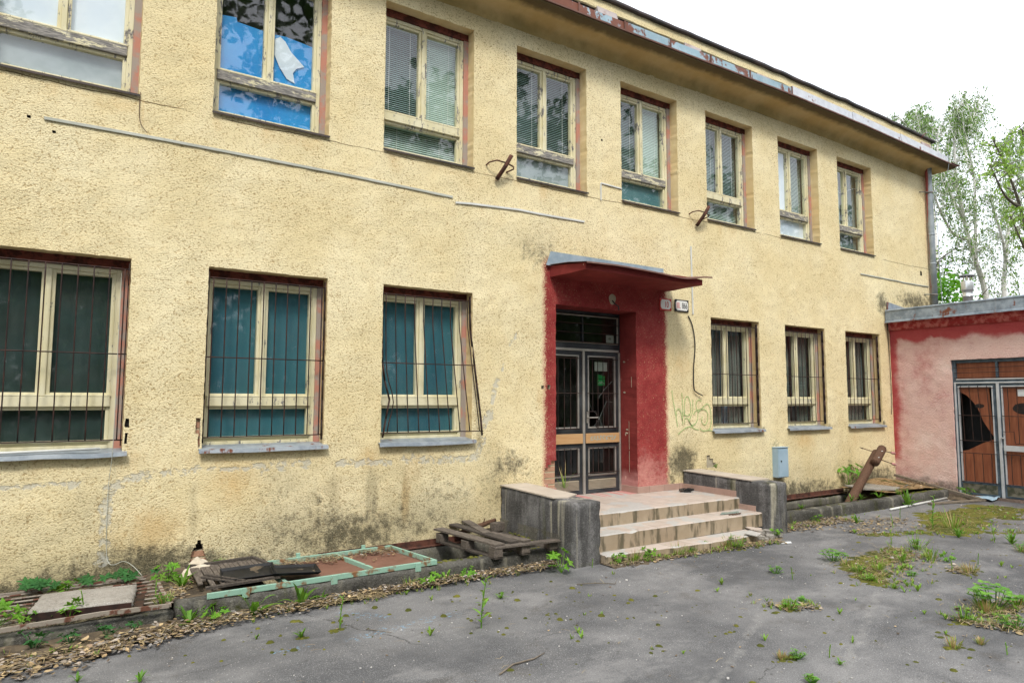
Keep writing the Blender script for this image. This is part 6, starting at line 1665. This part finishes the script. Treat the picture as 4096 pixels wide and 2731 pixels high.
for k in range(320):
    x, y = r_.uniform(.2, 9), r_.uniform(-5.0, -1.3); s = r_.choice((.002, .003, .003, .004, .006))
    if k > 312: s = .011
    b.rough(-s, s, -s * .8, s * .8, 0, s * 1.2, s * .9, s * .2, s * .3, k, 0, Matrix.Translation((x, y, 0)) @ Matrix.Rotation(r_.random() * 6, 4, 'Z'))
tag(b.build('gravel', M['pebble'], None, True), kind='stuff')
def stick(pts, r, label, mat='plank'):
    b = MB(); b.tube(pts, r, 6); tag(b.build('stick', M[mat], None, True), label, 'stick')
stick([(2.35, -3.28, .008), (2.5, -3.2, .012), (2.68, -3.19, .01), (2.80, -3.14, .008)], [.006, .006, .005, .003], 'bent pale stick lying on the bare asphalt near the bottom edge')
stick([(4.05, -1.93, .01), (4.2, -2.02, .02), (4.36, -2.12, .012), (4.42, -2.08, .05)], [.004, .005, .004, .002], 'thin dark forked twig on the asphalt before the left cheek wall', 'bark')
stick([(1.95, -2.02, .006), (2.08, -2.2, .008)], [.003, .002], 'short straight straw stick right of the slim seedling')
stick([(1.55, -1.30, .05), (1.9, -1.27, .07), (2.15, -1.27, .03), (2.6, -1.30, .04)], [.004, .004, .004, .003], 'long dry stem lying on the dead leaves under the green frame')

# ================================================================== trees
def leaf_cloud(b, pts, n, spread, size, cols, rr, flat_=.0, droop=0.0):
    for k in range(n):
        p = rr.choice(pts); q = Vector((rr.gauss(0, spread), rr.gauss(0, spread), rr.gauss(0, spread) - droop * rr.random())) + p
        c = rr.choice(cols); f = rr.uniform(.7, 1.25); b.cur = (c[0] * f, c[1] * f, c[2] * f, 1); s = size * rr.uniform(.6, 1.25)
        d = Vector((rr.gauss(0, 1), rr.gauss(0, 1), rr.gauss(0, .6) - flat_)).normalized(); e = d.cross(Vector((rr.gauss(0, 1), rr.gauss(0, 1), rr.gauss(0, 1)))).normalized()
        b.add([q - d * s, q + e * s * .62, q + d * s, q - e * s * .62], [(0, 1, 2, 3)])
def tree(name, label, base, stems, leafn, lsize, cols, bark, seed, droop=.5, spread=.22, twig=5, group=None):
    rr = random.Random(seed); t = thing(name, label, 'tree', base, 0, group); tb = MB(); tips = []
    def branch(p, d, L_, r, lev):
        pts = [p.copy()]; n = 5 if lev < 2 else 4; dd = d.copy()
        for i in range(n):
            dd = (dd + Vector((rr.gauss(0, .09), rr.gauss(0, .09), (.05 if lev < 2 else -.10 * droop) + rr.gauss(0, .05)))).normalized(); pts.append(pts[-1] + dd * L_ / n)
        tb.tube(pts, [max(.006, r * (1 - .78 * i / n)) for i in range(n + 1)], 7 if lev < 1 else (5 if lev < 2 else 4), cap=False)
        if lev >= 2: tips.extend(pts[1:])
        if lev == 3: return
        for k in range((0, twig, twig, 3)[lev] if lev else 6):
            i = rr.randint(1, n) if lev else rr.randint(2, n); q = pts[i]; a = rr.random() * 6.28
            nd = (dd * .8 + Vector((math.cos(a), math.sin(a), rr.uniform(-.1, .5))) * (.75 if lev else .55)).normalized()
            branch(q, nd, L_ * rr.uniform(.42, .6), max(.008, r * .42), lev + 1)
    for (d, L_, r) in stems:
        tb_d = Vector(d).normalized()
        p = Vector((0, 0, 0)); pts = [p]; dd = tb_d
        branch(p, tb_d, L_, r, 0)
    tb.build('trunk', M[bark], t, True)
    lb_ = MB(); leaf_cloud(lb_, tips, leafn, spread, lsize, cols, rr, .3, droop * .5)
    lb_.build('crown', M['leaf'], t, False, 0, True); return t
BC = [(.24, .38, .09), (.19, .32, .08), (.29, .43, .12), (.15, .27, .08)]
BR = [(.19, .38, .03), (.16, .33, .03), (.22, .40, .05)]
def drawn_tree(name, label, base, lines, y0, r0, twigs, nleaf, lsize, cols, bark, seed, droop=.8, start=.2, reach=.75, group=None):
    """tree whose stems follow given side-view lines; thin twigs hang from them and carry the leaves"""
    rr = random.Random(seed); t = thing(name, label, 'tree', base, 0, group); tb = MB(); lb_ = MB(); B0 = Vector(base)
    for q, (ln, ra, rb) in enumerate(lines):
        yo = y0 + (rr.uniform(-.5, .5) if q else 0); P = [Vector((x, y0 if (i == 0 and q) else yo, z)) - B0 for i, (x, z) in enumerate(ln)]
        out = []
        for i in range(len(P) - 1):
            p0, p1, p2, p3 = P[max(i - 1, 0)], P[i], P[i + 1], P[min(i + 2, len(P) - 1)]
            for k in range(4):
                u = k / 4; out.append(.5 * ((2 * p1) + (p2 - p0) * u + (2 * p0 - 5 * p1 + 4 * p2 - p3) * u * u + (3 * p1 - p0 - 3 * p2 + p3) * u ** 3))
        out.append(P[-1]); n = len(out)
        tb.tube(out, [lerp(ra, rb, i / (n - 1)) for i in range(n)], 8)
        L_ = sum((c - a).length for a, c in zip(out, out[1:]))
        for k in range(int(L_ * twigs)):
            f = start + (1 - start) * rr.random() ** .8; i = min(n - 2, int(f * (n - 1))); p = out[i].lerp(out[i + 1], f * (n - 1) - i)
            a = rr.random() * 6.28; l1 = reach * rr.uniform(.3, 1.0) * lerp(1.1, .6, f); d = Vector((math.cos(a), math.sin(a), rr.uniform(.1, .7)))
            m = p + d * l1; e = m + Vector((d.x * .25, d.y * .25, -1)) * droop * rr.uniform(.2, 1.0)
            tw = [p, p.lerp(m, .6) + Vector((0, 0, .05)), m, m.lerp(e, .5) + Vector((rr.gauss(0, .03), rr.gauss(0, .03), 0)), e]
            tb.tube(tw, [.012, .009, .006, .004, .003], 4, cap=False)
            dens = rr.random() ** 1.5
            for h in range(int(nleaf * (.25 + 1.4 * dens))):
                w_ = rr.uniform(.25, 1) * 4; j = min(3, int(w_)); c = tw[j].lerp(tw[j + 1], w_ - j) + Vector((rr.gauss(0, .05), rr.gauss(0, .05), rr.gauss(0, .04) - .02))
                cc = rr.choice(cols); k_ = rr.uniform(.7, 1.25); lb_.cur = (cc[0] * k_, cc[1] * k_, cc[2] * k_, 1); s = lsize * rr.uniform(.6, 1.2)
                dd = Vector((rr.gauss(0, .6), rr.gauss(0, .6), -1)).normalized(); ee = dd.cross(Vector((rr.gauss(0, 1), rr.gauss(0, 1), rr.gauss(0, .4)))).normalized()
                lb_.add([c - dd * s * .8, c + ee * s * .6, c + dd * s, c - ee * s * .6], [(0, 1, 2, 3)])
    tb.build('trunk', M[bark], t, True)
    lb_.build('crown', M['leaf'], t, False, 0, True); return t
BC = [(.20, .35, .08), (.16, .30, .07), (.26, .41, .11), (.10, .20, .05)]
GB = 'birches behind the annex'
drawn_tree('birch_tree', 'tall birch with several pale leaning stems just right of the drainpipe', (26.2, 3.0, -.2), [
 ([(26.2, -.2), (25.9, 2.5), (25.54, 5.22), (24.97, 6.29), (24.54, 6.99), (24.15, 7.95), (23.89, 8.81), (23.89, 9.94), (24.22, 11.1), (24.77, 11.95)], .115, .016),
 ([(24.54, 6.99), (23.83, 7.11), (23.14, 7.58), (22.72, 8.08), (22.4, 8.44), (22.24, 8.87)], .05, .012),
 ([(24.33, 7.55), (23.52, 8.22), (23.03, 8.6), (22.75, 8.86), (22.68, 9.68), (22.91, 10.47)], .05, .012),
 ([(24.97, 6.29), (25.01, 8.08), (25.04, 9.29), (24.56, 10.41), (24.37, 10.86), (23.85, 11.23)], .055, .012),
 ([(25.04, 9.29), (25.59, 10.41), (26.13, 11.38), (26.65, 12.08), (27.06, 12.83)], .05, .015)], 3.0, .2, 20, 24, .041, BC, 'birch', 3, 1.0, .12, .68, GB)
drawn_tree('birch_tree', 'slender birch with dark forked stems right of the metal flue', (25.9, 2.6, -.2), [
 ([(25.9, -.2), (25.9, 3), (25.93, 5.47), (26.16, 6.32), (26.5, 7.47), (26.92, 8.33), (26.96, 9.43), (27.07, 10.43), (27.3, 11.24)], .10, .014),
 ([(26.92, 8.33), (27.62, 9.2), (27.93, 10.08), (28.57, 10.8), (29.29, 11.44)], .06, .015),
 ([(26.16, 6.32), (25.76, 6.93), (25.27, 7.8), (24.98, 8.3)], .06, .015),
 ([(26.5, 7.47), (27.4, 7.7), (28.5, 7.95), (29.6, 8.1)], .05, .012)], 2.6, .2, 18, 24, .041, BC, 'birch', 8, 1.0, .15, .75, GB)
drawn_tree('birch_tree', 'distant birch whose thin top peeks over the roof end', (34.8, 9.0, -.2), [
 ([(35.6, -.2), (35.6, 8), (35.47, 13.62), (35.29, 15.06), (35.2, 15.78)], .16, .015), ([(35.5, 8), (34.4, 12.5), (34.29, 14.51), (34.31, 15.49), (34.52, 16.11)], .08, .012),
 ([(34.4, 12.5), (33.3, 14.0), (32.93, 14.53), (32.51, 14.75), (31.98, 14.94)], .05, .012), ([(35.6, 8), (36.4, 12), (36.6, 14.2)], .07, .012)], 9.0, .2, 9, 22, .055, BC, 'birch', 12, .9, .45, .9, GB)
drawn_tree('maple_tree', 'bright green leafy tree at the right picture edge before the birches', (22.9, .5, -.2), [
 ([(22.9, -.2), (22.7, 3.0), (22.4, 5.2), (21.6, 7.0), (20.8, 8.0), (20.1, 8.6)], .08, .012), ([(22.4, 5.2), (22.3, 7.2), (22.2, 8.6), (22.2, 9.6)], .06, .012),
 ([(21.6, 7.0), (20.7, 7.2), (19.9, 7.9)], .05, .012), ([(22.3, 7.2), (21.6, 8.4), (20.9, 9.0)], .05, .012), ([(22.4, 5.2), (21.8, 5.9), (21.0, 6.7)], .05, .012)], .5, .2, 6, 20, .052, [(.31, .50, .09), (.25, .44, .08), (.37, .54, .12)], 'bark', 21, .25, .45, .6)
tree('maple_tree', 'low dark-stemmed leafy tree just behind the annex roof', (24.5, 4.5, -.2), [((.1, 0, 1), 4.6, .16), ((-.25, .1, 1), 4.2, .10)], 5500, .05, BC, 'bark', 27, .5, .30, 5)
tree('maple_tree', 'broad leafy tree filling the gap beyond the birches', (38, 4.0, -.2), [((.1, 0, 1), 6.2, .2), ((-.25, .1, 1), 5.8, .15), ((0, -.2, 1), 6, .15)], 4800, .075, BC, 'bark', 31, .4, .40, 5)
t = thing('leafy_shrub', 'dense bright green shrub squeezed between drainpipe and flue', 'shrub', (19.6, 2.3, .45)); rr = random.Random(2)
b = MB()
for k in range(9): b.tube([(0, 0, 0), (rr.gauss(0, .3), rr.gauss(0, .3), 2), (rr.gauss(0, .6), rr.gauss(0, .6), 4.2)], [.04, .03, .01], 5)
b.build('stem', M['bark'], t)
b = MB(); pts = [Vector((rr.gauss(0, .55), rr.gauss(0, .6), 2.2 + 2.5 * rr.random())) for k in range(160)]
leaf_cloud(b, pts, 3600, .16, .075, [(.13, .36, .02), (.10, .30, .02), (.17, .42, .03)], rr, .2, .2)
b.build('crown', M['leaf'], t, False, 0, True)

# the wooded edge across the yard, which the panes reflect
b = MB(); rr = random.Random(77); tb = MB()
DK = [(.040, .105, .020), (.055, .125, .024), (.030, .08, .018), (.075, .15, .03)]
for k in range(34):
    x = -30 + k * 3.0 + rr.uniform(-1.2, 1.2); y = -19.5 - rr.random() * 4; h = rr.uniform(13.5, 19.0)
    if -7 < x < 3: h = rr.uniform(9.5, 12.5)
    elif x < 11: h = rr.uniform(19.5, 22)
    tb.tube([(x, y, 0), (x + .3, y, h * .5), (x + .2, y, h * .85)], [.22, .15, .05], 6)
    for j in range(30):
        c = Vector((x + rr.gauss(0, 1.45), y + rr.gauss(0, 1.2), h * rr.uniform(.12, .98))); w = .8 + .5 * rr.random()
        pts = [c + Vector((rr.gauss(0, w * .6), rr.gauss(0, w * .6), rr.gauss(0, w * .45))) for _ in range(7)]
        leaf_cloud(b, pts, 64, .32, .25, DK, rr)
for k in range(420):
    c = Vector((rr.uniform(-32, 72), -17.5 - rr.random() * 3, rr.uniform(.2, 4.2))); leaf_cloud(b, [c], 46, .5, .24, DK, rr)
for k in range(46):                                         # overhanging crowns close behind the camera, to the left
    c = Vector((rr.uniform(-9.5, 1.5), rr.uniform(-13.5, -10.5), rr.uniform(.6, 5.5) if k % 2 else rr.uniform(4, 9.0)))
    if c.z > 5.5 and c.x > -3.5: c.x -= 5
    pts = [c + Vector((rr.gauss(0, .5), rr.gauss(0, .5), rr.gauss(0, .4))) for _ in range(6)]
    leaf_cloud(b, pts, 90, .30, .13, [(.05, .14, .022), (.07, .17, .03), (.035, .10, .02)], rr)
tb.tube([(-5.5, -12.5, 0), (-5.7, -12.4, 4), (-6, -12, 8)], [.2, .14, .05], 8)
for k in range(90):
    for j in range(7):
        leaf_cloud(b, [Vector((-45 + k * 1.6 + rr.uniform(-.8, .8), -30 - rr.random() * 4, rr.uniform(.3, 10)))], 34, .9, .5, DK, rr)
tag(b.build('woods', M['leaf'], None, False, 0, True), kind='stuff')
tag(tb.build('woods_trunks', M['bark'], None, True), kind='stuff')

# ================================================================== light and camera
EL, AZ = R(52), R(205)                                       # soft sun behind the camera, a little to the left
w = bpy.data.worlds.new('World'); SC.world = w; w.use_nodes = True
nt = w.node_tree; bg = nt.nodes['Background']
sky = nt.nodes.new('ShaderNodeTexSky'); sky.sky_type = 'NISHITA'; sky.sun_disc = False
sky.sun_elevation = EL; sky.sun_rotation = AZ; sky.air_density = 1.0; sky.dust_density = 4.0; sky.ozone_density = 1.0
mx = nt.nodes.new('ShaderNodeMix'); mx.data_type = 'RGBA'
mx.inputs['Factor'].default_value = .80                       # thin bright overcast over the blue
nt.links.new(sky.outputs[0], mx.inputs[6]); mx.inputs[7].default_value = (9.2, 9.5, 10.0, 1)
nt.links.new(mx.outputs[2], bg.inputs[0]); bg.inputs[1].default_value = .105
sl = bpy.data.lights.new('sun', 'SUN'); sl.energy = 1.5; sl.angle = R(11); sl.color = (1, .955, .88)
so_ = bpy.data.objects.new('sun', sl); COL.objects.link(so_)
d = Vector((math.sin(AZ) * math.cos(EL), math.cos(AZ) * math.cos(EL), math.sin(EL)))
so_.rotation_euler = d.to_track_quat('Z', 'Y').to_euler()
so_.location = d * 40

cam = bpy.data.cameras.new('camera'); co = bpy.data.objects.new('camera', cam); COL.objects.link(co)
cam.sensor_width = 36; cam.lens = 23.6315; cam.clip_start = .05; cam.clip_end = 1500
yaw, pit, rol = .579549347, .0842796475, .00294813555
fw = Vector((math.sin(yaw) * math.cos(pit), math.cos(yaw) * math.cos(pit), math.sin(pit))); rt = Vector((math.cos(yaw), -math.sin(yaw), 0)); up_ = rt.cross(fw)
r2 = rt * math.cos(rol) + up_ * math.sin(rol); u2 = up_ * math.cos(rol) - rt * math.sin(rol)
co.matrix_world = Matrix(((r2.x, u2.x, -fw.x, 0), (r2.y, u2.y, -fw.y, -7.0), (r2.z, u2.z, -fw.z, 1.74), (0, 0, 0, 1)))
SC.camera = co
SC.render.engine = 'CYCLES'
SC.cycles.max_bounces = 8; SC.cycles.transparent_max_bounces = 12; SC.cycles.use_denoising = True
SC.view_settings.view_transform = 'Standard'; SC.view_settings.look = 'None'; SC.view_settings.gamma = 1; SC.view_settings.use_curve_mapping = False
SC.view_settings.exposure = .98
